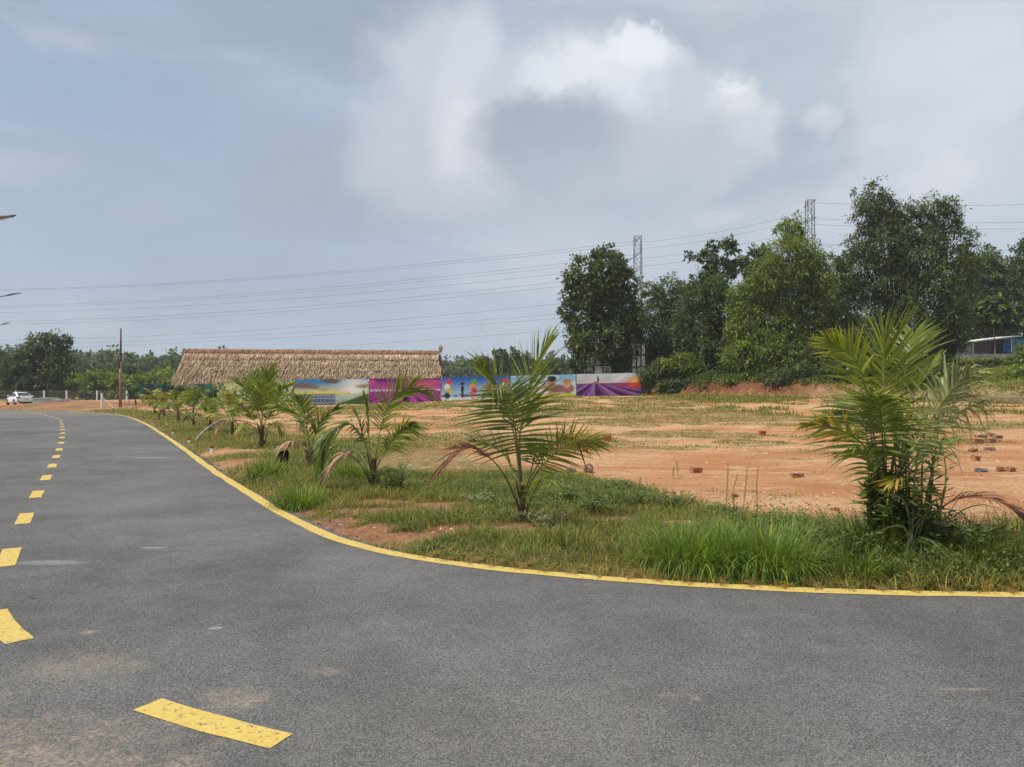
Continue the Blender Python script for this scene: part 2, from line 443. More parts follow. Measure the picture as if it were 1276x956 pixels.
M['concrete'] = plain('concrete', (0.42, 0.41, 0.39), 0.85, 0.2, 0.15, 5, bump=0.3)
M['white_paint'] = plain('white_painted_post', (0.72, 0.72, 0.70), 0.7, 0.3, 0.1, 4)
M['steel'] = plain('galvanised_steel', (0.30, 0.31, 0.32), 0.5, 0.4, 0.15, 3, 0.4)
M['mast_steel'] = plain('weathered_steel', (0.15, 0.155, 0.165), 0.6, 0.3, 0.15, 3, 0.2)
M['wire'] = plain('wire', (0.10, 0.105, 0.115), 0.6, 0.3, 0.05, 3)
M['pole_low'] = plain('weathered_timber', (0.33, 0.215, 0.145), 0.85, 0.15, 0.2, 4, bump=0.4)
M['pole_high'] = plain('dark_timber', (0.085, 0.045, 0.035), 0.8, 0.2, 0.2, 4)
M['black'] = plain('black_metal', (0.025, 0.026, 0.03), 0.45, 0.5, 0.1, 4)
M['lens'] = plain('lamp_lens', (0.55, 0.55, 0.52), 0.3, 0.5, 0.05, 4)
M['brick'] = plain('brick', (0.38, 0.170, 0.105), 0.9, 0.1, 0.35, 25, bump=0.7)
M['stone'] = plain('stone', (0.27, 0.165, 0.115), 0.9, 0.1, 0.3, 18, bump=0.8)
M['stone_grey'] = plain('stone_grey', (0.20, 0.185, 0.18), 0.9, 0.1, 0.3, 18, bump=0.8)
M['red_paint'] = plain('red_paint', (0.36, 0.05, 0.04), 0.6, 0.3, 0.15, 10)
M['print'] = attr_mat('printed_banner', 0.6, 0.12, 0.08, 14)
M['frame'] = plain('banner_frame', (0.18, 0.18, 0.19), 0.6, 0.3, 0.1, 4)

# ------------------------------------------------------------------ road geometry
EDGE_PX = [(160,518),(188,529.6),(207,542),(235,560),(273,588),(321,615.7),(351,635.4),(380,649),(411,665),(458,681),(537,696.7),(615,706),(675,711),(780,720.5),(882,727),(988,732),(1089,735),(1276,738)]
edge_pts = [(-75.0, 62.5), (-52.0, 61.6), (-41.0, 60.0), (-34.5, 57.6), (-29.5, 53.0)] + [G(*p) for p in EDGE_PX] + [(6.5, 5.84), (10.0, 5.75), (20.0, 5.4), (45.0, 4.0), (80.0, 1.0)]
def smooth_poly(P, step=0.25):
    P = np.array(P, dtype=float)
    for _ in range(4):                      # corner cutting
        Q = [P[0]]
        for a, b in zip(P[:-1], P[1:]): Q += [a * .75 + b * .25, a * .25 + b * .75]
        Q.append(P[-1]); P = np.array(Q)
    L = np.concatenate([[0], np.cumsum(np.hypot(*np.diff(P, axis=0).T))])
    s = np.arange(0, L[-1], step)
    P = np.stack([np.interp(s, L, P[:, 0]), np.interp(s, L, P[:, 1])], 1)
    k = np.ones(7) / 7
    Q = P.copy()
    for c in (0, 1): Q[3:-3, c] = np.convolve(P[:, c], k, 'valid')
    return Q
EDGE = smooth_poly(edge_pts)
def normals(P):
    T = np.gradient(P, axis=0); T /= np.hypot(T[:, 0], T[:, 1])[:, None]
    return T, np.stack([T[:, 1], -T[:, 0]], 1)    # right of travel = towards the camera
ET, EN = normals(EDGE)
def offset(P, N, d): return P + N * d
_sub = EDGE[::2]; _subN = EN[::2]
def edge_dist(x, y):
    """signed distance: positive on the planted side"""
    x = np.asarray(x, dtype=float).ravel(); y = np.asarray(y, dtype=float).ravel()
    out = np.empty(len(x))
    for i in range(0, len(x), 4000):
        dx_ = x[i:i+4000, None] - _sub[None, :, 0]; dy_ = y[i:i+4000, None] - _sub[None, :, 1]
        j = np.argmin(dx_ ** 2 + dy_ ** 2, axis=1); r = np.arange(len(j))
        sgn = -(dx_[r, j] * _subN[j, 0] + dy_[r, j] * _subN[j, 1])
        d = np.sqrt(dx_[r, j] ** 2 + dy_[r, j] ** 2)
        out[i:i+4000] = np.sign(sgn) * d
    return out

BANK = np.array([(9.5, 70.0), (11.5, 64.5), (14.5, 59.5), (19.0, 56.0), (25.0, 52.0), (30.0, 46.5), (40.0, 41.0), (60.0, 34.0), (120.0, 20.0)])
def seg_dist(x, y, P):
    best = np.full(np.shape(x), 1e9); sg = np.zeros(np.shape(x))
    for a, b in zip(P[:-1], P[1:]):
        ab = b - a; L = ab @ ab
        t = np.clip(((x - a[0]) * ab[0] + (y - a[1]) * ab[1]) / L, 0, 1)
        qx = x - a[0] - t * ab[0]; qy = y - a[1] - t * ab[1]
        d = np.hypot(qx, qy); s = ab[0] * qy - ab[1] * qx
        m = d < best
        best = np.where(m, d, best); sg = np.where(m, np.sign(s), sg)
    return best * sg

def lot_z(x, y, d):
    """height of the ground without small bumps; d is the signed distance from the road edge"""
    base = smooth(20, 61, y) * (0.42 + 0.72 * smooth(-18, 11, x)) * smooth(1.0, 9.0, d)
    base = base * (1 - smooth(59, 63, y) * (1 - smooth(-50, -43, x)))
    base = np.maximum(base, smooth(63, 74, y) * 0.42 * smooth(-52, -45, x) + smooth(82, 88, y) * .4 * (1 - smooth(-52, -45, x)))
    base = base + smooth(90, 260, y) * 1.5
    bd = seg_dist(x, y, BANK)
    wob = (fbm(x * 0.5, y * 0.5, 3) - 0.5) * 1.2
    top = 1.15 - 0.45 * smooth(20, 30, x)
    bank = smooth(0.1, 1.3, bd + wob) * top * smooth(9.0, 14.0, x)
    hill = np.clip(bd / 25.0, 0, 1) * smooth(20, 34, x) * 2.55
    return base + bank + hill, bd

def ground_z(x, y):
    x = np.atleast_1d(np.asarray(x, dtype=float)); y = np.atleast_1d(np.asarray(y, dtype=float))
    d = edge_dist(x, y)
    z, bd = lot_z(x, y, d)
    off = smooth(0.08, 0.9, d)
    bump_ = (fbm(x * 0.9, y * 0.9, 4) - 0.5) * 0.10 + (fbm(x * 4, y * 4, 3) - 0.5) * 0.035
    far = (fbm(x * 0.12, y * 0.12, 3) - 0.5) * 0.25 * smooth(8, 25, d)
    z = z + off * (0.05 + bump_) + far * off
    z = np.where(d < 0.12, -0.03 + z * 0, -0.03 + (z + 0.03) * smooth(0.12, 0.5, d))
    return z

def gz(x, y): return float(ground_z([x], [y])[0])

# grass density 0..1 over the lot
def verge_width(x):
    return np.interp(x, [-40, -20, -10, -8, -5.6, -3.4, -1.5, 0.2, 1.5, 2.5, 3.3, 4.2, 5.5, 30], [2.5, 3.2, 3.4, 3.5, 4.2, 5.2, 5.6, 5.9, 5.5, 4.3, 2.7, 1.6, 1.45, 1.4])
HOLES = [(-2.55, 8.9, .75, .40), (-1.9, 8.35, .7, .35), (-1.2, 8.0, .6, .22), (-0.55, 8.3, .45, .3), (0.05, 8.35, .55, .35), (-1.5, 9.6, .9, .35), (-0.1, 9.5, .3, .2),
         (1.1, 9.0, .55, .25), (-3.0, 9.7, .5, .35), (1.9, 8.7, .3, .25), (-6.2, 16.0, .8, .8), (-7.2, 19.0, .9, 1.2), (2.3, 7.45, .25, .2), (-0.9, 10.1, .6, .2), (0.9, 7.6, .3, .15), (-1.9, 10.3, .5, .25)]
def grass_density(x, y, d=None):
    if d is None: d = edge_dist(x, y)
    n = fbm(x * 1.3, y * 1.3, 3); n2 = fbm(x * 0.42 + 9, y * 0.45 + 3, 4); n3 = fbm(x * 3.1, y * 3.1, 2)
    w = verge_width(x) * (0.82 + 0.36 * n)
    v = smooth(0.02, 0.14, d) * (1 - smooth(w - 0.5, w + 0.5, d))
    v = v * smooth(0.18, 0.40, n * 0.6 + n3 * 0.4 + 0.08)
    for hx, hy, rx, ry in HOLES:
        q = ((x - hx) / rx) ** 2 + ((y - hy) / ry) ** 2 + (n3 - 0.5) * 1.2
        v = v * smooth(0.5, 1.3, q)
    # patches out in the lot
    pat = smooth(0.53, 0.62, n2) * smooth(17, 24, y) * smooth(2.5, 4.0, d)
    for px, py, rx, ry, k in ((480, 552, 3.2, 3.4, 1), (560, 548, 2.5, 2.2, .7), (470, 518, 6, 5.0, 1.1), (640, 512, 5, 4.5, .8), (760, 525, 7, 4, 1), (880, 515, 7, 5.5, 1), (870, 545, 3.2, 1.4, 1), (930, 530, 5, 2.2, .9),
                            (800, 560, 2.0, .7, .7), (1060, 566, 2.4, .8, .8), (1010, 535, 3.5, 1.2, .8), (1180, 535, 6, 2, .8), (980, 575, 1.2, .25, .9), (930, 620, .8, .6, .5), (1010, 620, .7, .35, .5), (1040, 610, .8, .3, .5), (730, 545, 2, 1, .7)):
        gx, gy = G(px, py)
        q = ((x - gx) / rx) ** 2 + ((y - gy) / ry) ** 2
        pat = np.maximum(pat, k * (1 - smooth(0.2, 1.3, q + (n2 - 0.5) * 4.0 + (n - .5) * 2)))
    bd = seg_dist(x, y, BANK)
    toe = (1 - smooth(0.6, 2.6, -bd)) * smooth(11, 15, x) * (bd < 0)
    pat = np.maximum(pat, toe * 1.2)
    pat = np.maximum(pat, smooth(1.2, 2.6, bd) * smooth(9, 13, x) * 1.1)
    pat = np.maximum(pat, smooth(-.3, .6, bd) * smooth(21, 25, x) * 1.1)
    pat = np.maximum(pat, smooth(66, 72, y) * 0.9 * (1 - smooth(-22, -30, x)) )
    pat = pat * smooth(0.1, 0.8, d)
    return v, np.clip(pat, 0, 1.2), d

# ground sheet
def axis(parts):
    a = []
    for lo, hi, st in parts: a += list(np.arange(lo, hi, st))
    a.append(parts[-1][1]); return np.array(a)
gxs = axis([(-590, -120, 47), (-120, -50, 5), (-50, -14, 0.6), (-14, 9, 0.22), (9, 60, 0.6), (60, 120, 5), (120, 590, 47)])
gys = axis([(-590, -60, 53), (-60, 0, 6), (0, 4, 1), (4, 16, 0.22), (16, 34, 0.35), (34, 84, 0.5), (84, 130, 4), (130, 590, 46)])
GX, GY = np.meshgrid(gxs, gys)
gzv = ground_z(GX.ravel(), GY.ravel())
nx, ny = len(gxs), len(gys)
idx = np.arange(nx * ny).reshape(ny, nx)
quads = np.stack([idx[:-1, :-1].ravel(), idx[:-1, 1:].ravel(), idx[1:, 1:].ravel(), idx[1:, :-1].ravel()], 1)
gv, gp, gd = grass_density(GX.ravel(), GY.ravel())
_, gbd = lot_z(GX.ravel(), GY.ravel(), gd)
bankmask = smooth(-0.3, 0.2, gbd) * (1 - smooth(1.4, 2.4, gbd)) * smooth(10, 13, GX.ravel()) * (1 - .9 * smooth(20, 25, GX.ravel()))
farred = smooth(60, 63, GY.ravel()) * (1 - smooth(76, 82, GY.ravel())) * (1 - smooth(-26, -20, GX.ravel())) * 0.6
loam = (1 - smooth(1.8, 4.2, gd)) * (gd > 0) * (.35 + .6 * smooth(-7, -4, GX.ravel()))
cols = np.stack([np.clip(gv * 0.9 + gp * 0.85, 0, 1), loam, np.clip(bankmask + farred, 0, 1)], 1)
me = mesh_np('ground', np.stack([GX.ravel(), GY.ravel(), gzv], 1), [quads], cols, smooth=True)
tag(link('ground', me, M['soil']), 'bare orange soil of the open lot rising gently to an earth bank', kind='structure')

# road sheet, edge line, lane dashes
def strip(P, N, a, b, z, za=None):
    A = offset(P, N, a); B = offset(P, N, b); n = len(P)
    V = np.concatenate([np.column_stack([A, np.full(n, z if za is None else za)]), np.column_stack([B, np.full(n, z)])])
    i = np.arange(n - 1)
    return V, np.stack([i, i + n, i + n + 1, i + 1], 1)
ROADW = 7.6
n_ = len(EDGE); cross = 40
offs = np.linspace(-0.10, ROADW, cross)
V = np.concatenate([np.column_stack([offset(EDGE, EN, o), np.full(n_, 0.0 if 0 < k else -0.02)]) for k, o in enumerate(offs)])
ii = np.arange(n_ - 1)
faces = np.concatenate([np.stack([ii + k * n_, ii + (k + 1) * n_, ii + (k + 1) * n_ + 1, ii + k * n_ + 1], 1) for k in range(cross - 1)])
me = mesh_np('road', V, [faces[:, ::-1]])
me.flip_normals() if me.polygons[0].normal.z < 0 else None
road = link('road', me, M['asphalt'])
tag(road, 'grey asphalt road curving from the left distance across the foreground', kind='structure')
# slightly ragged painted edge line
wob = (fbm(np.arange(n_) * 0.7, np.zeros(n_), 3) - 0.5) * 0.035
A = EDGE + EN * (0.005 + wob[:, None]); B = EDGE + EN * (0.155 + np.roll(wob, 9)[:, None])
V = np.concatenate([np.column_stack([A, np.full(n_, 0.004)]), np.column_stack([B, np.full(n_, 0.004)])])
me = mesh_np('edge_line', V, [np.stack([ii, ii + 1, ii + n_ + 1, ii + n_], 1)])
if me.polygons[0].normal.z < 0: me.flip_normals()
tag(link('edge_line', me, M['paint'], road), 'solid yellow edge line')
# dashes follow the middle of the carriageway
CEN = smooth_poly([(-75.0, 66.5), (-55, 64.8), (-44.0, 62.5), (-37.5, 57.5), (-31.5, 49.5)] + [G(*p) for p in ((74.4,521.4),(77.2,527.8),(78.3,534.4),(78.5,539),(78,544.5),(77,551),(75.3,558),(66,580),(58,596),(46,617))] + [(-6.05, 9.17), (-4.78, 7.03), (-3.72, 5.16), (-1.62, 3.50), (1.4, 2.6), (5.0, 2.2)], .05)
L = np.concatenate([[0], np.cumsum(np.hypot(*np.diff(CEN, axis=0).T))])
def at_len(s):
    return np.array([np.interp(s, L, CEN[:, 0]), np.interp(s, L, CEN[:, 1])])
s0 = L[np.argmin(np.hypot(CEN[:, 0] + 1.50, CEN[:, 1] - 3.48))]
while s0 > 6:
    pts = [at_len(s0 + q) for q in np.linspace(-0.45, 0.45, 8)]
    pts = np.array(pts); T = np.gradient(pts, axis=0); T /= np.hypot(T[:, 0], T[:, 1])[:, None]
    N = np.stack([T[:, 1], -T[:, 0]], 1)
    hw = 0.076 + 0.008 * _rng.random((8, 1))
    V = np.concatenate([np.column_stack([pts - N * hw, np.full(8, .0035)]), np.column_stack([pts + N * hw, np.full(8, .0035)])])
    i = np.arange(7)
    me = mesh_np('lane_dash', V, [np.stack([i, i + 1, i + 9, i + 8], 1)])
    if me.polygons[0].normal.z < 0: me.flip_normals()
    link('lane_dash', me, M['paint'], road)
    s0 -= 2.5 if pts[0][1] < 19 else 3.0

# ------------------------------------------------------------------ blades and leaves in numpy
def blades(P, h, w, ang, lean, cols, curl=0.35):
    """grass blades: 5 vertices, 3 triangles each"""
    n = len(P)
    dirx = np.cos(ang); diry = np.sin(ang); sx = -diry; sy = dirx
    V = np.empty((n, 5, 3), dtype=np.float32)
    w2 = w / 2
    V[:, 0] = P; V[:, 1] = P
    V[:, 0, 0] -= sx * w2; V[:, 0, 1] -= sy * w2; V[:, 1, 0] += sx * w2; V[:, 1, 1] += sy * w2
    mx = P[:, 0] + dirx * lean * h * curl; my = P[:, 1] + diry * lean * h * curl; mz = P[:, 2] + h * 0.62
    V[:, 2] = np.stack([mx - sx * w2 * .8, my - sy * w2 * .8, mz], 1)
    V[:, 3] = np.stack([mx + sx * w2 * .8, my + sy * w2 * .8, mz], 1)
    V[:, 4] = np.stack([P[:, 0] + dirx * lean * h, P[:, 1] + diry * lean * h, P[:, 2] + h * (1 - 0.35 * np.clip(lean, 0, 1.6))], 1)
    b = (np.arange(n) * 5)[:, None]
    Fq = b + np.array([[0, 1, 3, 2]]); Ft = b + np.array([[2, 3, 4]])
    return V.reshape(-1, 3), [Fq, Ft], np.repeat(cols, 5, axis=0)

def tint(n, lo=0.65, hi=1.35, yel=0.25, rng=_rng):
    b = lo + (hi - lo) * rng.random(n)
    y = rng.random(n) ** 2 * yel
    return np.stack([b * (1 + y * 1.6), b * (1 + y * 0.6), b * (1 - y)], 1)

def leaves(C, D, U, ln, wd, cols):
    """rhombic leaves at C along D with width along U"""
    n = len(C); V = np.empty((n, 4, 3), dtype=np.float32)
    D = D * ln[:, None]; U = U * (wd / 2)[:, None]
    V[:, 0] = C; V[:, 1] = C + D * 0.45 + U; V[:, 2] = C + D; V[:, 3] = C + D * 0.45 - U
    Fq = (np.arange(n) * 4)[:, None] + np.array([[0, 1, 2, 3]])
    return V.reshape(-1, 3), [Fq], np.repeat(cols, 4, axis=0)

def unit(a): return a / np.maximum(np.linalg.norm(a, axis=1), 1e-6)[:, None]

def scatter(n, x0, x1, y0, y1, which, dmin=0.03, bias=None):
    """points kept with probability = density"""
    x = x0 + (x1 - x0) * _rng.random(n); y = y0 + (y1 - y0) * _rng.random(n)
    d = edge_dist(x, y); m = d > dmin; x, y, d = x[m], y[m], d[m]
    v, p, d = grass_density(x, y, d)
    q = v if which == 'v' else p
    m = _rng.random(len(x)) < q
    return x[m], y[m], d[m]

def view_ok(x, y, margin=1.15): return (y > 2) & (np.abs(x) < 0.70 * y * margin + 1.0)

# near verge grass
def build_grass():
    parts = []
    # near strip
    for (n, x0, x1, y0, y1, h0, h1, w0) in ((260000, -5.5, 6.5, 5.6, 14.0, 0.035, 0.14, 0.0065), (105000, -15, -3, 12, 32, 0.05, 0.15, 0.012), (42000, -32, -12, 28, 58, 0.06, 0.18, 0.03)):
        x, y, d = scatter(n, x0, x1, y0, y1, 'v')
        m = view_ok(x, y); x, y, d = x[m], y[m], d[m]
        k = len(x); z = ground_z(x, y) - 0.01
        lush = fbm(x * 0.8 + 40, y * 0.8, 3)
        h = (h0 + (h1 - h0) * _rng.random(k) ** 1.8) * (0.55 + 1.0 * lush) * (0.75 + 0.5 * smooth(0.0, 1.0, d))
        h = h * (1 + 1.5 * smooth(2.4, 3.4, x) * (1 - smooth(0.2, 2.0, y - 7.2)))
        c = tint(k, 0.6, 1.45, 0.3)
        dry = (_rng.random(k) < 0.05 + 0.45 * (1 - smooth(0.05, 0.45, d)) + 0.22 * smooth(0.55, 0.7, fbm(x * 0.9, y * 0.9 + 30, 2)) * (1 - smooth(2.2, 3.4, x)))
        c[dry] = c[dry] * np.array([2.2, 1.35, 1.5])
        parts.append(blades(np.stack([x, y, z], 1), h, w0 * (0.6 + 0.8 * _rng.random(k)), _rng.random(k) * 6.283, 0.25 + 1.1 * _rng.random(k), c))
    return parts

def merge(parts):
    V = []; Fs = {}; C = []; b = 0
    for v, fs, c in parts:
        V.append(v); C.append(c)
        for f in fs: Fs.setdefault(f.shape[1], []).append(f + b)
        b += len(v)
    return np.concatenate(V), [np.concatenate(f) for f in Fs.values()], np.concatenate(C)

def stuff(name, parts, mat, label, kind='stuff'):
    V, Fs, C = merge(parts)
    o = link(name, mesh_np(name, V, Fs, C), mat)
    return tag(o, label, None, None, kind)

stuff('grass', build_grass(), M['grass'], 'short green grass and clippings along the planted strip beside the yellow line')

def build_lot_grass():
    parts = []
    for (n, x0, x1, y0, y1, h0, h1, w0, k_) in ((80000, -8, 16, 9, 24, 0.02, 0.09, 0.012, 1), (150000, -22, 34, 20, 42, 0.03, 0.11, 0.024, 1), (170000, -32, 45, 38, 66, 0.04, 0.15, 0.045, 1), (120000, 12, 62, 36, 78, 0.1, 0.35, 0.05, 1)):
        x, y, d = scatter(n, x0, x1, y0, y1, 'p', 1.0)
        m = view_ok(x, y); x, y, d = x[m], y[m], d[m]
        cl = fbm(x * 2.2, y * 2.2, 2); m = _rng.random(len(x)) < smooth(0.35, 0.62, cl) + 0.15; x, y, d = x[m], y[m], d[m]
        k = len(x); z = ground_z(x, y) - 0.01
        h = h0 + (h1 - h0) * _rng.random(k) ** 1.6
        c = tint(k, 0.65, 1.3, 0.5)
        dry = _rng.random(k) < 0.22; c[dry] *= np.array([1.7, 1.25, 1.4])
        parts.append(blades(np.stack([x, y, z], 1), h, w0 * (0.6 + 0.8 * _rng.random(k)), _rng.random(k) * 6.283, 0.3 + 1.0 * _rng.random(k), c))
    return parts
stuff('lot_grass', build_lot_grass(), M['grass'], 'thin patches of grass scattered over the bare orange lot')

# dead stalks and straw tangled in the verge
x, y, d = scatter(16000, -5.5, 6.5, 5.7, 13.5, 'v', 0.02)
m = _rng.random(len(x)) < .25 + .75 * smooth(.5, .65, fbm(x * 1.4 + 3, y * 1.4, 2)); x, y = x[m], y[m]; k = len(x)
a = _rng.random(k) * 6.283; D = unit(np.stack([np.cos(a), np.sin(a), -.1 + .5 * _rng.random(k)], 1)); U = np.stack([-np.sin(a), np.cos(a), np.zeros(k)], 1)
stuff('dry_stalks', [leaves(np.stack([x, y, ground_z(x, y) + .01 + .05 * _rng.random(k)], 1), D, U, .05 + .11 * _rng.random(k), .003 + .004 * _rng.random(k), tint(k, .6, 1.3, .1))], M['straw'], 'dry straw and dead stalks tangled in the verge grass')

# small broad-leaved weeds in the verge
def build_herbs():
    n = 46000
    x, y, d = scatter(n, -5.5, 6.5, 5.9, 13.5, 'v', 0.12)
    pick = _rng.random(len(x)) < smooth(0.42, 0.62, fbm(x * 0.9 + 7, y * 0.9 + 70, 3)) * (0.35 + 0.65 * smooth(1.0, 3.0, d)) + 0.35 * smooth(2.3, 3.2, x)
    x, y, d = x[pick], y[pick], d[pick]
    k0 = len(x); rep = 7
    x = np.repeat(x, rep) + _rng.normal(0, 0.022, k0 * rep); y = np.repeat(y, rep) + _rng.normal(0, 0.022, k0 * rep)
    k = len(x)
    hh = np.repeat((0.03 + 0.11 * _rng.random(k0) ** 1.5) * (1 + 1.1 * smooth(2.4, 3.2, x[::rep])), rep)
    z = ground_z(x, y) + hh * _rng.random(k)
    a = _rng.random(k) * 6.283; up = 0.15 + 0.6 * _rng.random(k)
    D = unit(np.stack([np.cos(a), np.sin(a), up], 1)); U = unit(np.stack([-np.sin(a), np.cos(a), 0.4 * (_rng.random(k) - .5)], 1))
    ln = (0.025 + 0.035 * _rng.random(k)) * (1 + .1 * smooth(2.4, 3.2, x))
    return [leaves(np.stack([x, y, z], 1), D, U, ln, ln * 0.42, np.repeat(tint(k0, 0.7, 1.35, 0.2), rep, axis=0))]
stuff('ground_cover', build_herbs(), M['weed'], 'low broad-leaved creeping weeds growing through the verge grass')

def build_undergrowth():
    parts = []
    for (n, x0, x1, y0, y1, ln0) in ((26000, 12, 62, 38, 78, .10), (9000, 9, 24, 54, 72, .10)):
        x = x0 + (x1 - x0) * _rng.random(n); y = y0 + (y1 - y0) * _rng.random(n)
        bd = seg_dist(x, y, BANK); m = ((bd > .9) | ((x > 23) & (bd > 0.1)) | ((bd > -1.6) & (bd < .1))) & view_ok(x, y) & (_rng.random(n) < smooth(.32, .5, fbm(x * .7, y * .7, 3)) + .25)
        x, y, bd = x[m], y[m], bd[m]; k0 = len(x); rep = 8
        hh = np.where(bd < .1, .10, .32) * (.3 + _rng.random(k0)) * (.4 + 1.3 * fbm(x * .5, y * .5 + 50, 3))
        z0 = ground_z(x, y)
        x = np.repeat(x, rep) + _rng.normal(0, .13, k0 * rep); y = np.repeat(y, rep) + _rng.normal(0, .13, k0 * rep); k = len(x)
        z = np.repeat(z0, rep) + np.repeat(hh, rep) * _rng.random(k)
        a = _rng.random(k) * 6.283; D = unit(np.stack([np.cos(a), np.sin(a), .2 + .9 * _rng.random(k)], 1)); U = unit(np.stack([-np.sin(a), np.cos(a), _rng.random(k) - .5], 1))
        L_ = ln0 * (.7 + .9 * _rng.random(k))
        parts.append(leaves(np.stack([x, y, z], 1), D, U, L_, L_ * .45, np.repeat(tint(k0, .65, 1.4, .5), rep, axis=0)))
    return parts
stuff('undergrowth', build_undergrowth(), M['grass'], 'rank low greenery covering the earth bank and the slope at the right')

# rubble chips
def build_chips():
    V = []; Fq = []; C = []
    n = 9000
    x = np.concatenate([-14 + 44 * _rng.random(9000), 1.8 + 7.5 * _rng.random(9200), -4 + 16 * _rng.random(2800), -3.5 + 4.5 * _rng.random(900)])
    y = np.concatenate([12 + 26 * _rng.random(9000) ** 1.2, 7.2 + 4.2 * _rng.random(9200) ** 1.3, 10 + 16 * _rng.random(2800), 7.4 + 2.6 * _rng.random(900)])
    v, p, d = grass_density(x, y)
    m = (d > 0.3) & (_rng.random(len(x)) > v * 0.7) & view_ok(x, y); x, y = x[m], y[m]
    s = (0.006 + 0.022 * _rng.random(len(x)) ** 4) * (1 + 0.04 * y)
    z = ground_z(x, y)
    tet = np.array([(1, 0, -.4), (-.5, .85, -.4), (-.5, -.85, -.4), (0.2, .1, .75), (.6, -.5, .4)])
    n = len(x)
    a = _rng.random(n) * 6.283; ca, sa = np.cos(a), np.sin(a)
    J = tet[None] * (0.6 + 0.8 * _rng.random((n, 5, 3)))
    P = np.stack([J[..., 0] * ca[:, None] - J[..., 1] * sa[:, None], J[..., 0] * sa[:, None] + J[..., 1] * ca[:, None], J[..., 2] * 0.7], 2) * s[:, None, None]
    P += np.stack([x, y, z], 1)[:, None, :]
    b = (np.arange(n) * 5)[:, None]
    Ft = np.concatenate([b + np.array([t]) for t in ((0, 1, 3), (1, 2, 3), (2, 4, 3), (4, 0, 3), (2, 0, 4))])
    pal = np.array([(0.44, 0.27, 0.16), (0.36, 0.14, 0.08), (0.46, 0.27, 0.15), (0.28, 0.12, 0.08), (0.52, 0.41, 0.31)])
    c = pal[_rng.choice(5, n, p=[.3, .24, .3, .12, .04])] * (0.8 + 0.4 * _rng.random((n, 1)))
    return P.reshape(-1, 3), [Ft], np.repeat(c, 5, axis=0)
v, f, c = build_chips()
tag(link('rubble', mesh_np('rubble', v, f, c), attr_mat('rubble_chip', 0.9, 0.1, 0.1)), 'crushed brick and stone chips spread over the soil', kind='stuff')
# asphalt crumbs along the outside of the yellow line
n = 5200
s_ = _rng.integers(100, n_ - 60, n); o_ = -0.02 - 0.26 * _rng.random(n) ** 1.6
x = EDGE[s_, 0] + EN[s_, 0] * o_ + _rng.normal(0, .05, n); y = EDGE[s_, 1] + EN[s_, 1] * o_ + _rng.normal(0, .03, n)
m = view_ok(x, y) & (x < -1.0); x, y = x[m], y[m]; n = len(x)
z = np.maximum(ground_z(x, y), -0.02); s = (0.006 + 0.016 * _rng.random(n) ** 2) * (1 + 0.05 * y)
tet = np.array([(1, 0, -.4), (-.5, .85, -.4), (-.5, -.85, -.4), (0, 0, .8)])
P = tet[None] * (0.6 + 0.8 * _rng.random((n, 4, 3))) * s[:, None, None] + np.stack([x, y, z], 1)[:, None]
b = (np.arange(n) * 4)[:, None]
Ft = np.concatenate([b + np.array([t]) for t in ((0, 1, 3), (1, 2, 3), (2, 0, 3))])
tag(link('asphalt_crumbs', mesh_np('asphalt_crumbs', P.reshape(-1, 3), [Ft], np.repeat(0.03 + 0.1 * _rng.random((n, 1)) * np.ones((1, 3)), 4, axis=0)), attr_mat('asphalt_crumb', 0.9, 0.1, 0.1)), 'loose dark asphalt crumbs beside the yellow line', kind='stuff')

# ------------------------------------------------------------------ palms
def bez(P, n):
    """smooth path through the given points"""
    P = [Vector(p) for p in P]
    if len(P) == 2: return [P[0].lerp(P[1], i / (n - 1)) for i in range(n)]
    Q = [P[0] * 2 - P[1]] + P + [P[-1] * 2 - P[-2]]
    segs = len(P) - 1; out = []
    for i in range(n):
        u = i / (n - 1) * segs; k = min(int(u), segs - 1); t = u - k
        a, b, c, d = Q[k], Q[k + 1], Q[k + 2], Q[k + 3]
        out.append(0.5 * ((2 * b) + (c - a) * t + (2 * a - 5 * b + 4 * c - d) * t * t + (3 * b - a - 3 * c + d) * t * t * t))
    return out

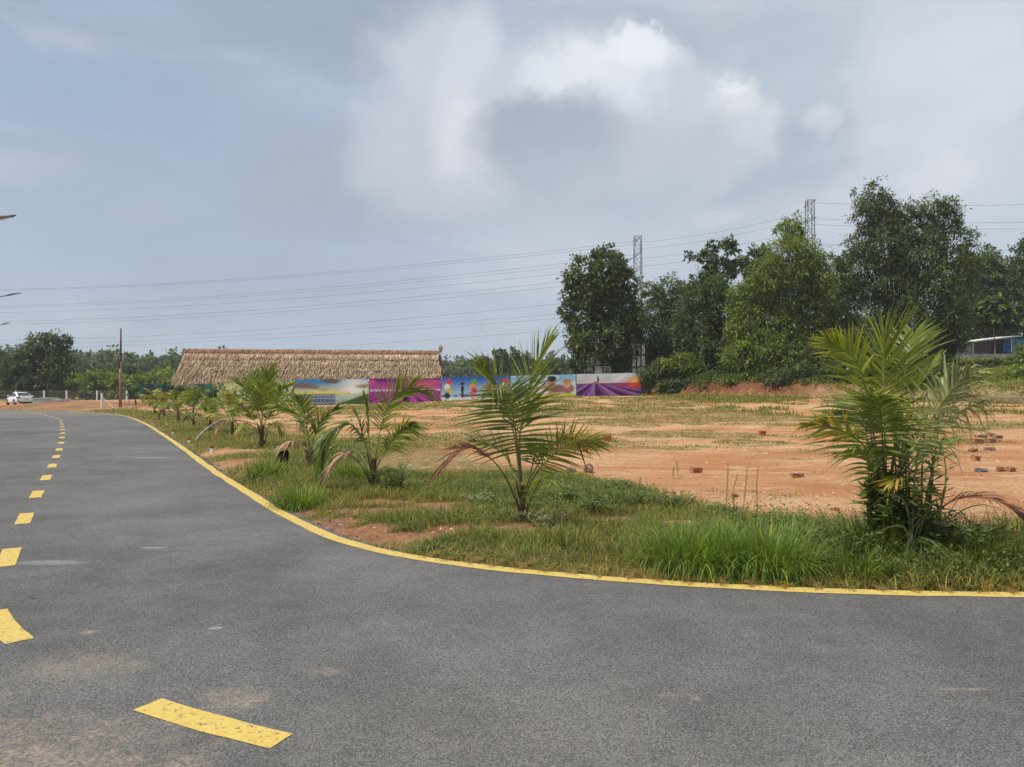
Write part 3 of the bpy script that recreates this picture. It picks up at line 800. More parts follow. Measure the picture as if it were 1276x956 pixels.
def frond_mesh(path, L, s0=0.3, n=30, droop=0.3, roll=0.0, vee=0.25, seed=0, wid=0.024, tipang=22, baseang=62, messy=0.12, keep=1.0, curl=0.0, yellow_tip=0.0):
    rg = random.Random(seed)
    V = []; Fq = []; C = []
    N = len(path)
    up = Vector((0, 0, 1))
    # blend to a stable frame
    for side in (-1, 1):
        for i in range(n):
            if rg.random() > keep: continue
            u = s0 + (1 - s0) * (i + 0.5 * (side > 0) + rg.uniform(-.2, .2)) / n
            u = min(max(u, 0), 0.995)
            k = u * (N - 1); k0 = int(k); fr = k - k0
            p = path[k0].lerp(path[min(k0 + 1, N - 1)], fr)
            T = (path[min(k0 + 1, N - 1)] - path[max(k0 - 1, 0)]).normalized()
            Nn = up - T * up.dot(T)
            if Nn.length < 1e-3: Nn = Vector((0, 1, 0))
            Nn.normalize()
            Nn = Matrix.Rotation(roll, 3, T) @ Nn
            S = T.cross(Nn)
            q = max(0.0, (u - s0) / (1 - s0))
            ang = R(baseang + (tipang - baseang) * q ** 1.2 + rg.uniform(-7, 7))
            ll = L * (0.55 + 0.45 * math.sin(min(1, q * 2.2 + 0.15) * math.pi / 2)) * (1 - 0.45 * max(0, q - 0.55) / 0.45) * rg.uniform(0.78, 1.12)
            D = (T * math.cos(ang) + S * (side * math.sin(ang)) + Nn * (vee + rg.uniform(-messy, messy))).normalized()
            wv = (T * 0.75 - D * T.dot(D) * 0.75 + Nn * rg.uniform(0.1, 0.7) * (1 if side > 0 else 1))
            wv = (wv - D * wv.dot(D)).normalized()
            nn = D.cross(wv)
            dr = droop * rg.uniform(0.5, 1.8) + rg.uniform(0, .10)
            kink = rg.random() < curl + .06
            b = len(V) ; segs = 5
            sh = rg.uniform(0.75, 1.25); ye = rg.random() ** 2 * 0.35
            for j in range(segs + 1):
                t = j / segs
                w = wid * (0.55 + 1.2 * t if t < 0.35 else 1.0 - (t - 0.35) / 0.65 * 0.92) * rg.uniform(0.92, 1.08)
                c = p + D * (ll * t) + Vector((0, 0, -1)) * (dr * ll * t * t)
                if kink and t > 0.5: c += Vector((0, 0, -1)) * ll * (t - 0.5) * 0.9 - D * ll * (t - .5) * 0.45
                V += [c - wv * w / 2, c - nn * w * 0.16, c + wv * w / 2]
                yt = yellow_tip * max(0, t - 0.4) * 1.6
                cc = (sh * (1 + ye + yt * 1.6), sh * (1 + ye * .4 + yt * 0.5), sh * (1 - ye * .5))
                C += [cc] * 3
                if j:
                    o = b + 3 * j
                    Fq += [(o - 3, o - 2, o + 1, o), (o - 2, o - 1, o + 2, o + 1)]
    return mesh_np('frond', np.array([tuple(v) for v in V]), [np.array(Fq)], np.array(C), smooth=True)

def add_frond(root, path, mat, rib, L, r0=0.014, **kw):
    org = root.location if root.rotation_euler.z == 0 else root.location
    me = frond_mesh(path, L, **kw)
    f = link('frond', me, mat, root)
    mb = MB(); n = len(path)
    mb.tube([path[i] for i in range(n)], [r0 * (1 - 0.85 * (i / (n - 1)) ** 0.8) for i in range(n)], 5)
    mb.build('midrib', rib, f, smooth=True)
    return f

def palm_trunk(root, h, r, seed, lean=(0, 0), mat=None, stubs=5):
    rg = random.Random(seed)
    mb = MB()
    pts = []; rad = []
    n = 9
    for i in range(n):
        t = i / (n - 1)
        pts.append((lean[0] * t + rg.uniform(-.006, .006), lean[1] * t, -0.06 + (h + 0.06) * t)); rad.append(r * (1.25 - 0.45 * t + (0.12 if i % 2 else 0)))
    mb.tube(pts, rad, 9)
    o = mb.build('trunk', mat or M['palm_trunk'], root, smooth=True)
    # old leaf sheaths wrapped round the stem
    for k in range(stubs):
        a = k * 2.4 + rg.random(); t0 = 0.05 + 0.75 * k / stubs
        b = Vector((lean[0] * t0, lean[1] * t0, h * t0)); d = Vector((math.cos(a), math.sin(a), 0))
        mb = MB()
        mb.tube([b + d * r * 0.7, b + d * r * 1.5 + Vector((0, 0, h * 0.18)), b + d * (r * 2.0) + Vector((0, 0, h * 0.3 + 0.05)), b + d * (r * 2.2 + 0.02) + Vector((0, 0, h * 0.36 + 0.1))], [r * .5, r * .4, r * .26, r * .1], 6)
        mb.build('leaf_sheath', M['rib_brown'] if k % 2 else M['palm_trunk'], root, smooth=True)
    return o

def palm_px(name, label, bx, by, fronds, trunk, group, seed=1, lean=(0, 0), Y=None):
    """palm described in photo pixels; depth given per point in metres"""
    if Y is None: X, Y = G(bx, by)
    else: X = (bx - 638) / F * Y
    z = gz(X, Y); s = Y / F
    root = empty(name, (X, Y, z), label, 'palm tree', group)
    palm_trunk(root, trunk[0], trunk[1], seed, lean)
    for i, fd in enumerate(fronds):
        pts, mat, L, kw = fd
        P = []
        for (px, py, dp) in pts:
            wx, wy, wz = W(px, py, Y + dp)
            P.append(Vector((wx - X, dp, wz - z)))
        rib = M['rib_brown'] if 'dead' in mat else M['rib']
        kw = dict(kw); r0 = kw.pop('r0', 0.013)
        if Y > 10: kw['wid'] = kw.get('wid', .024) * 1.22
        add_frond(root, bez(P, 18), M[mat], rib, L, r0=r0, seed=seed * 50 + i, **kw)
    return root

PG = 'young coconut palms planted along the road verge'
# A: big palm on the right
pA = palm_px('coconut_palm', 'tallest young coconut palm at right, smothered in climbing weeds', 1107, 692, [
    ([(1104,610,0),(1102,530,.06),(1101,470,.12),(1102,418,.22)], 'palm', .72, dict(s0=.36, n=32, droop=.0, vee=.08, tipang=7, baseang=62, wid=.026, messy=.05)),
    ([(1108,600,0),(1120,520,.25),(1130,450,.4),(1140,415,.7)], 'palm_dark', .52, dict(s0=.5, n=22, droop=.05, vee=.15, wid=.028)),
    ([(1100,610,0),(1086,530,-.15),(1070,455,-.30),(1032,424,-.55)], 'palm', .38, dict(s0=.6, n=18, droop=.06, vee=.15, tipang=10, baseang=45, wid=.030, yellow_tip=.6, roll=.8)),
    ([(1100,620,0),(1088,560,-.15),(1078,500,-.2),(1062,452,-.1)], 'palm', .88, dict(s0=.46, n=22, droop=.06, vee=.0, tipang=70, baseang=88, wid=.028, messy=.05, roll=.15)),
    ([(1101,640,0),(1090,590,-.1),(1080,545,-.15),(1070,505,-.2)], 'palm_dark', .74, dict(s0=.50, n=20, droop=.10, vee=.0, tipang=66, baseang=88, wid=.027, messy=.08, roll=.2)),
    ([(1108,640,0),(1118,590,.1),(1124,550,.15),(1126,520,.1)], 'palm_dark', .46, dict(s0=.45, n=18, droop=.25, vee=.05, wid=.027, roll=-.3)),
    ([(1101,610,0),(1080,560,-.2),(1045,535,-.45),(1006,528,-.7)], 'palm_yellow', .36, dict(s0=.45, n=22, droop=.12, vee=.1, tipang=6, baseang=38, wid=.030, yellow_tip=.6, roll=1.0, keep=.8)),
    ([(1108,610,0),(1135,565,-.15),(1172,505,-.3),(1205,462,-.45)], 'palm_pale', .62, dict(s0=.36, n=36, droop=.40, vee=.2, tipang=15, baseang=62, wid=.028, curl=.35, roll=-1.15)),
    ([(1109,610,0),(1140,570,.2),(1185,520,.3),(1226,500,.3)], 'palm_pale', .52, dict(s0=.4, n=30, droop=.5, vee=.2, wid=.026, curl=.3, roll=-.9)),
    ([(1108,600,0),(1122,540,.0),(1140,490,.0),(1165,455,.1)], 'palm', .46, dict(s0=.5, n=22, droop=.2, vee=.2, wid=.028, roll=-.6)),
    ([(1105,620,0),(1100,560,-.3),(1098,520,-.5),(1092,495,-.7)], 'palm_dark', .36, dict(s0=.5, n=20, droop=.2, vee=.05, wid=.026)),
    ([(1103,640,0),(1090,600,-.2),(1082,570,-.3),(1060,560,-.4)], 'palm', .34, dict(s0=.35, n=16, droop=.4, wid=.026, roll=.7)),
    ([(1112,660,0),(1140,610,-.2),(1126,596,-.3),(1112,600,-.35)], 'palm_yellow', .26, dict(s0=.72, n=9, droop=.35, tipang=5, baseang=40, wid=.032, yellow_tip=1.0)),
    ([(1112,665,0),(1150,652,-.2),(1190,622,-.3),(1245,626,-.4),(1300,668,-.5)], 'palm_dead', .42, dict(s0=.45, n=26, droop=.25, tipang=12, baseang=35, wid=.020, vee=.1)),
    ([(1110,640,0),(1128,600,.3),(1150,560,.5),(1190,545,.6)], 'palm', .4, dict(s0=.3, n=24, droop=.5, wid=.024)),
], (0.62, 0.055), PG, 3)
# B: centre palm
pB = palm_px('coconut_palm', 'centre coconut palm with one frond spearing up and a brown dead frond drooping left', 651, 655, [
    ([(650,600,0),(648,540,.05),(660,475,.15),(681,428,.25)], 'palm', .66, dict(s0=.34, n=30, droop=.03, vee=.10, tipang=10, baseang=46, wid=.032, messy=.08, roll=.2)),
    ([(648,600,0),(640,540,-.05),(622,485,-.1),(600,452,-.2)], 'palm', .46, dict(s0=.42, n=22, droop=.08, vee=.1, tipang=8, baseang=42, wid=.030, roll=.8)),
    ([(649,620,0),(645,560,-.15),(638,515,-.25),(630,488,-.35)], 'palm_dark', .74, dict(s0=.30, n=30, droop=.10, vee=.0, tipang=56, baseang=92, wid=.030, messy=.12, roll=.55, keep=.93)),
    ([(650,600,0),(644,545,-.3),(632,492,-.55),(612,480,-.8)], 'palm_pale', .30, dict(s0=.7, n=14, droop=.55, tipang=20, wid=.030)),
    ([(653,620,0),(668,590,-.1),(690,566,-.2),(716,550,-.3),(748,549,-.4)], 'palm_yellow', .40, dict(s0=.3, n=28, droop=.06, vee=.15, tipang=16, baseang=64, wid=.026, roll=-1.25)),
    ([(653,610,0),(676,570,.1),(700,545,.2),(738,552,.2)], 'palm_dark', .38, dict(s0=.35, n=26, droop=.25, vee=.1, wid=.024, roll=-.8)),
    ([(649,640,0),(632,598,-.15),(610,570,-.3),(582,558,-.4),(548,584,-.5)], 'palm_dead', .34, dict(s0=.45, n=30, droop=.2, tipang=10, baseang=38, wid=.018, vee=.05)),
    ([(651,625,0),(662,585,-.3),(668,560,-.5),(676,556,-.8)], 'palm_dark', .34, dict(s0=.4, n=16, droop=.3, vee=.0, wid=.026)),
    ([(649,625,0),(640,590,.3),(622,560,.45),(590,548,.6)], 'palm_dark', .46, dict(s0=.35, n=24, droop=.15, wid=.028, roll=.8)),
    ([(653,640,0),(664,615,-.1),(672,600,-.15),(688,600,-.2)], 'palm', .28, dict(s0=.2, n=16, droop=.5, wid=.022)),
], (0.42, 0.036), PG, 4)
mb = MB(); mb.tube([(0.62, -.3, 0.98), (0.68, -.3, 0.80), (0.74, -.3, 0.60)], [.004, .011, .002], 4)
mb.build('hanging_leaflet', M['palm_dark'], pB)
# C
palm_px('coconut_palm', 'coconut palm with dark fronds arching down left and a leafy shrub at its foot', 466, 614, [
    ([(466,585,0),(472,545,0),(484,505,0),(508,484,-.1),(530,488,-.2)], 'palm', .50, dict(s0=.3, n=34, droop=.10, vee=.2, tipang=20, baseang=50, wid=.028, roll=-1.0)),
    ([(466,590,0),(480,562,-.1),(496,540,-.15),(514,528,-.2)], 'palm', .50, dict(s0=.35, n=28, droop=.55, vee=.2, tipang=15, baseang=50, wid=.028, roll=-1.0)),
    ([(465,590,0),(455,552,-.1),(436,528,-.15),(412,540,-.2),(402,566,-.3)], 'palm_dark', .55, dict(s0=.25, n=38, droop=.85, vee=.1, tipang=25, baseang=60, wid=.026, roll=.35)),
    ([(465,590,0),(460,550,.1),(458,515,.1),(454,496,.1)], 'palm_dark', .26, dict(s0=.4, n=18, droop=.0, vee=.1, tipang=6, baseang=22, wid=.022)),
    ([(465,590,0),(456,560,.2),(450,530,.3),(441,512,.4)], 'palm_dark', .22, dict(s0=.5, n=14, droop=.1, tipang=6, baseang=30, wid=.020)),
    ([(464,608,0),(450,580,-.2),(432,566,-.3),(412,585,-.4)], 'palm_dead_pale', .42, dict(s0=.35, n=24, droop=.6, tipang=12, baseang=45, wid=.02)),
    ([(464,605,0),(452,570,.3),(430,555,.5),(408,560,.6)], 'palm_dark', .45, dict(s0=.3, n=26, droop=.7, wid=.022)),
], (0.50, 0.045), PG, 5)
# D
palm_px('coconut_palm', 'slim light green young palm with a pale withered frond, beside a dry stump', 387, 584, [
    ([(387,562,0),(383,540,0),(370,515,0),(345,505,-.1)], 'palm', .66, dict(s0=.25, n=30, droop=.12, vee=.15, tipang=22, baseang=55, wid=.036, roll=.9)),
    ([(387,562,0),(393,540,0),(402,522,0),(420,508,-.1)], 'palm', .50, dict(s0=.3, n=22, droop=.1, vee=.15, tipang=8, baseang=38, wid=.034, roll=-.9)),
    ([(387,565,0),(382,530,-.2),(378,508,-.3),(372,497,-.5)], 'palm', .45, dict(s0=.35, n=24, droop=.1, vee=.2, tipang=12, wid=.032)),
    ([(387,570,0),(376,556,-.1),(364,550,-.2),(350,556,-.3)], 'palm_dead_pale', .40, dict(s0=.2, n=22, droop=.6, wid=.024)),
    ([(387,565,0),(394,548,.2),(402,540,.3),(412,544,.3)], 'palm', .35, dict(s0=.3, n=18, droop=.4, wid=.028)),
], (0.42, 0.055), PG, 6)
# E
palm_px('coconut_palm', 'dense bushy young coconut palm standing before the leafy printed banner, with a brown trunk', 326, 560, [
    ([(327,535,0),(328,510,0),(332,482,.1),(334,466,.2)], 'palm', .75, dict(s0=.25, n=34, droop=.05, vee=.2, tipang=15, baseang=60, wid=.045)),
    ([(327,535,0),(320,510,-.2),(310,488,-.3),(300,480,-.4)], 'palm', .65, dict(s0=.3, n=30, droop=.1, vee=.2, wid=.042)),
    ([(327,535,0),(336,510,-.2),(346,490,-.3),(356,482,-.4)], 'palm', .62, dict(s0=.3, n=30, droop=.1, vee=.2, wid=.042)),
    ([(327,535,0),(322,510,.3),(316,485,.5),(316,468,.8)], 'palm_dark', .62, dict(s0=.3, n=30, droop=.1, wid=.042)),
    ([(327,540,0),(334,520,.4),(345,502,.5),(360,500,.8)], 'palm_dark', .55, dict(s0=.3, n=26, droop=.2, wid=.042)),
    ([(326,540,0),(316,522,.3),(305,508,.4),(290,510,.5)], 'palm', .55, dict(s0=.3, n=26, droop=.4, wid=.040)),
    ([(326,545,0),(316,532,-.2),(306,528,-.3),(296,536,-.4)], 'palm_yellow', .30, dict(s0=.4, n=16, droop=.6, wid=.040)),
    ([(327,548,0),(336,530,0),(345,528,-.1),(352,540,-.2)], 'palm_yellow', .35, dict(s0=.3, n=16, droop=.6, wid=.036)),
    ([(326,540,0),(326,510,-.4),(326,490,-.6),(325,480,-.9)], 'palm', .6, dict(s0=.3, n=28, droop=.2, wid=.042)),
], (0.62, 0.06), PG, 7)

# smaller ones further down the row: a few random prototypes, each built on its own
def palm_rand(label, bx, by, H, seed, n=8, kinds=('palm', 'palm_yellow', 'palm_dark'), droop=0.45, Y=None, dead=1, spread=1.0):
    if Y is None: X, Y = G(bx, by)
    else: X = (bx - 638) / F * Y
    z = gz(X, Y); rg = random.Random(seed); H *= .86
    root = empty('coconut_palm', (X, Y, z), label, 'palm tree', PG)
    th = H * 0.26
    palm_trunk(root, th, 0.05, seed, stubs=3)
    a0 = rg.random() * 6
    for i in range(n):
        a = a0 + i * 2.39996; elev = 0.35 + 0.95 * (i / n); ln = H * rg.uniform(.62, .8)
        o = Vector((math.cos(a), math.sin(a), 0)); b = Vector((0, 0, th * 0.9))
        e = R(90) * min(elev, .95)
        p1 = b + (o * math.cos(e) + Vector((0, 0, math.sin(e)))) * ln * 0.5
        p2 = p1 + (o * math.cos(e - .45) + Vector((0, 0, math.sin(e - .45)))) * ln * 0.35 * spread
        p3 = p2 + (o * math.cos(e - 1.0) + Vector((0, 0, math.sin(e - 1.0)))) * ln * 0.25 * spread
        kd = kinds[rg.randrange(len(kinds))]
        add_frond(root, bez([b, p1, p2, p3], 12), M[kd], M['rib'], H * .27, r0=.016, s0=.28, n=20, droop=droop, vee=.25, wid=max(.035, .0022 * Y), seed=seed * 31 + i)
    for i in range(dead):
        a = rg.random() * 6; o = Vector((math.cos(a), math.sin(a), 0))
        add_frond(root, bez([(0, 0, th * .8), o * H * .18 + Vector((0, 0, th * 1.2)), o * H * .32 + Vector((0, 0, th * .6))], 10), M['palm_dead_pale'], M['rib_brown'], H * .2, s0=.3, n=12, droop=.9, wid=.03, seed=seed * 7 + i)
    return root
palm_rand('yellow-green young coconut palm directly left of the dense bushy palm', 290, 545, 1.9, 11, 8, ('palm', 'palm_yellow'))
palm_rand('leaning young palm with sparse drooping fronds, second to the left of the bushy palm', 262, 540, 1.75, 12, 6, ('palm', 'palm_dark'), .6)
palm_rand('young coconut palm with dark green fronds before the right end of the dark netting', 241, 532, 2.15, 13, 9, ('palm', 'palm_dark'))
palm_rand('young coconut palm with yellowish crown halfway along the dark netting', 222, 526, 2.1, 14, 9, ('palm_yellow', 'palm'))
palm_rand('short yellow young palm in front of the left half of the dark netting', 204, 521, 1.9, 15, 7, ('palm_yellow',))
palm_rand('small palm with a brown skirt of dead leaves, near the start of the row', 193, 518, 2.0, 16, 7, ('palm_yellow', 'palm'), .5, dead=3)
palm_rand('thin farthest palm of the row, standing close to the wooden pole', 169, 510, 2.3, 17, 7, ('palm', 'palm_dark'))

# dead bent palm and dead arching frond
x, y = G(199, 526); r_ = empty('dead_palm', (x, y, gz(x, y)), 'dead palm stem bent over in a small arch among the far palms', 'dead palm')
mb = MB(); mb.tube(bez([(0, 0, 0), (-.02, 0, .35), (.15, 0, .62), (.42, 0, .66), (.6, 0, .45)], 14), [.05, .05, .045, .045, .04, .04, .04, .035, .035, .03, .03, .025, .02, .015], 7)
mb.build('stem', M['rib_brown'], r_, smooth=True)
link('withered_frond', frond_mesh(bez([(.0, 0, .35), (.3, 0, .75), (.7, .1, .7), (.9, .1, .4)], 10), .35, s0=.3, n=10, droop=.9, wid=.03, seed=5), M['palm_dead'], r_)
x, y = G(243, 552); r_ = empty('dead_palm_frond', (x, y, gz(x, y)), 'bare dead frond stalk arching over the verge grass toward a palm trunk', 'dead frond')
mb = MB(); mb.tube(bez([(0, 0, 0), (.15, .25, .3), (.42, .9, .62), (.9, 1.3, .62), (1.5, 1.6, .42), (1.9, 1.7, .15)], 18), [.035 * (1 - i / 19) + .006 for i in range(18)], 6)
mb.build('stalk', M['bark_pale'], r_, smooth=True)
link('withered_leaflets', frond_mesh(bez([(.15, .25, .3), (.42, .9, .62), (.9, 1.3, .62)], 10), .22, s0=.1, n=7, droop=1.2, wid=.02, seed=9), M['palm_dead'], r_)
# dry stump next to palm D
x, y = G(347, 587); r_ = empty('dead_palm_seedling', (x, y, gz(x, y)), 'dry dark brown palm seedling stump leaning beside the slim light green palm', 'dead palm')
mb = MB(); mb.tube([(0, 0, 0), (.06, 0, .18), (.16, 0, .36), (.2, 0, .47)], [.04, .035, .03, .012], 7); mb.build('stump', M['rib_brown'], r_, smooth=True)
for i in range(7):
    mb = MB(); a = -0.8 + i * .33
    mb.tube(bez([(.16, 0, .38), (.16 + .1 * math.sin(a) - .04, -.05, .34), (.05 + .16 * math.sin(a), -.08, .06 + .03 * (i % 2))], 6), [.012, .02, .018, .015, .01, .004], 4)
    mb.build('withered_leaf', M['palm_dead'], r_)

# ------------------------------------------------------------------ weeds, tussocks
def tussock(label, X, Y, n, rad, h, mat, group=None, seed=0, wid=.008, cat='grass tuft', bent=1.0):
    rg = np.random.default_rng(seed)
    z = gz(X, Y); parts = []
    a = rg.random(n) * 6.283; r = rad * 0.45 * np.sqrt(rg.random(n)); out = rg.random(n)
    L_ = h * (0.7 + 0.6 * rg.random(n)); segs = 6
    lean = (0.15 + 1.1 * (r / (rad * .45)) * out) * bent
    V = np.empty((n, segs + 1, 2, 3), dtype=np.float32)
    aa = a + rg.normal(0, .5, n)
    dx_, dy_ = np.cos(aa), np.sin(aa)
    bx, by = np.cos(a) * r, np.sin(a) * r
    fold = 0.9 + 1.0 * rg.random(n)
    w = wid * (0.7 + 0.7 * rg.random(n))
    px_, py_, pz_ = bx.copy(), by.copy(), np.zeros(n) - .02
    th = lean * 0.25
    for j in range(segs + 1):
        t = j / segs
        ww = w * (1 - t ** 1.6 * .95) / 2
        V[:, j, 0] = np.stack([px_ - dy_ * ww, py_ + dx_ * ww, pz_], 1); V[:, j, 1] = np.stack([px_ + dy_ * ww, py_ - dx_ * ww, pz_], 1)
        st = L_ / segs
        px_ = px_ + dx_ * np.sin(th) * st; py_ = py_ + dy_ * np.sin(th) * st; pz_ = np.maximum(pz_ + np.cos(th) * st, 0.0)
        th = np.minimum(th + lean * 0.33 * fold, 2.5)
    b = (np.arange(n) * (segs + 1) * 2)[:, None]
    Fq = np.concatenate([b + np.array([[2 * j, 2 * j + 1, 2 * j + 3, 2 * j + 2]]) for j in range(segs)])
    c = tint(n, .65, 1.35, .3, rg); dry = rg.random(n) < .16; c[dry] *= np.array([2.3, 1.6, 2.0])
    o = link('grass_tussock', mesh_np('grass_tussock', V.reshape(-1, 3), [Fq], np.repeat(c, (segs + 1) * 2, axis=0)), M[mat])
    o.location = (X, Y, z)
    return tag(o, label, cat, group)

TG = 'coarse grass tussocks along the verge'
tussock('left half of the big bright tussock whose blades spill over the yellow line', 1.62, 6.74, 1000, .95, .44, 'tussock', TG, 1, .008, bent=1.45)
tussock('right half of the big bright tussock, with pale bent blades at its foot', 2.30, 6.62, 900, .95, .44, 'tussock', TG, 2, .008, bent=1.5)
tussock('low bright tussock bridging the two big ones behind them', 2.0, 6.9, 450, .8, .38, 'tussock', TG, 3, .008, bent=1.2)
x, y = G(372, 632); tussock('bright green tussock by the yellow line in front of the palm with the dry stump', x, y + .1, 500, .75, .36, 'tussock', TG, 4, .011, bent=1.3)
x, y = G(322, 598); tussock('smaller bright tussock left of the big verge tussock near the row of palms', x + .1, y + .2, 360, .75, .32, 'tussock', TG, 5, .013)
x, y = G(440, 600); tussock('grass clump behind the arching dark palm, at the edge of the soil', x, y, 380, .9, .35, 'tussock', TG, 6, .012)
tussock('tangle of dark blades at the foot of the tall right palm', 3.35, 6.95, 600, .8, .45, 'weed', TG, 7, .010)
tussock('blades trailing over the yellow line just left of the tall right palm', 3.0, 6.4, 300, .55, .28, 'tussock', TG, 8, .008)
tussock('spreading grass clump right of the tall palm near the picture edge', 4.25, 6.7, 500, .8, .36, 'weed', TG, 9, .009)
tussock('grass clump at the right picture edge beside the yellow line', 4.9, 6.45, 380, .7, .30, 'grass', TG, 10, .009)
for i, (x, y, n, r, h, lb) in enumerate(((0.6, 7.5, 260, .6, .20, 'small grass clump in the verge right of the centre palm'), (1.15, 7.0, 260, .6, .22, 'small grass clump left of the big bright tussock'),
        (-0.35, 7.9, 200, .5, .17, 'small grass clump in front of the centre palm'), (0.25, 10.6, 260, .8, .24, 'grass clump behind the centre palm trunk'), (1.4, 10.4, 260, .8, .22, 'grass clump behind and right of the centre palm'))):
    tussock(lb, x, y, n, r, h, 'grass', TG, 20 + i, .007)

def weed(name, label, X, Y, stems, h, spread, ln, mat, seed, per=26, cat='weed', wr=.35, group=None, lean=0.5, clump=False, base_z=0.0):
    """upright leafy weed: stems (one part) and leaves (one part)"""
    rg = np.random.default_rng(seed); z = gz(X, Y) + base_z
    root = empty(name, (X, Y, z), label, cat, group)
    mb = MB(); C = []; D = []; U = []
    for s in range(stems):
        a = rg.random() * 6.283; sp = spread * rg.random() ** .6; hh = h * (0.55 + .5 * rg.random())
        b = Vector((math.cos(a) * sp * .35, math.sin(a) * sp * .35, 0)); t_ = Vector((math.cos(a) * sp, math.sin(a) * sp, hh))
        pth = bez([b, b.lerp(t_, .5) + Vector((rg.normal(0, .03), rg.normal(0, .03), hh * .08)), t_ + Vector((rg.normal(0, .03), rg.normal(0, .03), -hh * .03))], 7)
        mb.tube(pth, [.006 * (1 - i / 8) * (1 + h) for i in range(7)], 4, cap=False)
        for j in range(per):
            u = (j + rg.random()) / per * .92 + .08; k = u * 6; k0 = min(int(k), 5)
            p = pth[k0].lerp(pth[k0 + 1], k - k0); aa = j * 2.4 + rg.random()
            C.append(p); D.append((math.cos(aa), math.sin(aa), lean * (rg.random() * 1.6 - .3))); U.append((-math.sin(aa), math.cos(aa), rg.normal(0, .35)))
    n = len(C); C = np.array([tuple(c) for c in C]); D = unit(np.array(D)); U = unit(np.array(U))
    L_ = ln * (.55 + .75 * rg.random(n)); V, Fq, Cc = leaves(C, D, U, L_, L_ * wr, tint(n, .65, 1.4, .25, rg))
    mb.build('stems', M['rib'], root); link('foliage', mesh_np('foliage', V, Fq, Cc), M[mat], root)
    return root

x, y = G(490, 618); weed('leafy_shrub', 'leafy green shrub growing against the right side of the arching dark palm', x, y, 22, .50, .30, .06, 'weed', 1, 30, 'shrub', .5)
x, y = G(600, 632); weed('pale_weed', 'low pale grey-green weed on the verge left of the centre palm', x, y, 26, .14, .32, .045, 'weed_pale', 2, 18, 'weed', .5)
x, y = G(690, 665); weed('pale_weed', 'low grey-green weed at the foot of the centre palm, right side', x - .08, y + .15, 24, .17, .3, .05, 'weed_pale', 3, 18, 'weed', .4)
x, y = G(890, 690)
for i, (px, py, h, lb) in enumerate(((738, 640, .20, 'bushy verge weed right of the centre palm'), (800, 635, .22, 'bushy verge weed at the soil edge, midway between the centre palm and the big tussock'), (770, 618, .18, 'low weed at the back of the verge where the soil starts'),
        (840, 640, .26, 'taller verge weed behind the left end of the big tussock'), (700, 628, .2, 'low weed just behind and right of the centre palm trunk'), (590, 612, .16, 'low weed at the back edge of the verge left of the centre palm'), (1010, 690, .30, 'leafy weed between the big tussock and the tall right palm'),
        (1060, 705, .34, 'dense leafy weed at the left foot of the tall right palm'), (1200, 715, .22, 'leafy weed right of the tall palm by the yellow line'), (1255, 700, .2, 'leafy weed nearest the right picture edge'))):
    x, y = G(px, py); weed('verge_weed', lb, x, y, 20, h, .34, .055, 'weed', 40 + i, 20, 'weed', .42, 'leafy weeds on the verge')
# weeds and vines smothering the tall palm
ax, ay = G(1107, 692)
weed('climbing_weed', 'tall lance-leaved weed climbing the left side of the tall right palm', ax - .22, ay - .14, 13, 1.15, .24, .17, 'weed', 60, 34, 'weed', .26)
weed('climbing_weed', 'tangled weed climbing the right side of the tall right palm with pale shoots', ax + .20, ay - .14, 12, 1.40, .24, .16, 'weed', 61, 34, 'weed', .2)
weed('climbing_weed', 'dark leafy weed wrapped around the lower trunk of the tall right palm', ax + .02, ay - .22, 34, .72, .42, .12, 'weed', 62, 34, 'weed', .30)
weed('verge_weed', 'sprawling leafy weed right of the tall palm under the dead brown frond', ax + .45, ay - .22, 30, .40, .5, .11, 'weed', 63, 26, 'weed', .26, 'leafy weeds on the verge')
# long reed-like blades at right of palm A
def reed(label, pts_list, X, Y, mat, w=.022, seed=0):
    root = empty('reed_grass', (X, Y, gz(X, Y)), label, 'reed grass')
    rg = random.Random(seed)
    for P in pts_list:
        path = bez(P, 10); V = []; Fq = []; C = []
        for i, p in enumerate(path):
            t = (path[min(i + 1, 9)] - path[max(i - 1, 0)]).normalized(); s = t.cross(Vector((0, 1, 0.3))).normalized()
            ww = w * (0.5 + 1.2 * i / 9 if i < 4 else 1.05 - (i - 4) / 5 * 1.0) / 2
            V += [tuple(p - s * ww), tuple(p + Vector((0, .003, 0))), tuple(p + s * ww)]; C += [(1, 1, 1)] * 3
            if i: o = 3 * i; Fq += [(o - 3, o - 2, o + 1, o), (o - 2, o - 1, o + 2, o + 1)]
        link('blade', mesh_np('blade', np.array(V), [np.array(Fq)], np.array(C) * rg.uniform(.8, 1.3), True), M[mat], root)
    return root
reed('tall thin reed with long drooping blades just right of the tall palm', [
    [(0, 0, 0), (.02, 0, .45), (.06, 0, .95), (.16, 0, 1.15)], [(0, 0, .1), (-.12, -.1, .35), (-.4, -.2, .32), (-.72, -.25, .1)], [(0, 0, .15), (-.1, -.2, .3), (-.25, -.3, .05), (-.3, -.34, -.02)],
    [(0, 0, .1), (.1, 0, .4), (.3, -.05, .5), (.55, -.1, .35)], [(0, 0, .1), (.08, -.1, .25), (.22, -.2, .1), (.3, -.25, -.02)], [(0, 0, .2), (-.05, 0, .55), (-.25, -.05, .62), (-.5, -.1, .45)], [(.01, 0, .3), (.2, 0, .55), (.42, 0, .62)], [(.03, 0, .8), (.09, 0, .92), (.17, .0, .9)],
    [(0, 0, 0), (-.2, -.1, .2), (-.45, -.2, .12), (-.6, -.3, 0)], [(0, 0, 0), (-.03, -.2, .25), (-.1, -.35, .1), (-.12, -.4, -.03)]], 3.62, 6.72, 'weed_pale', .020, 1)
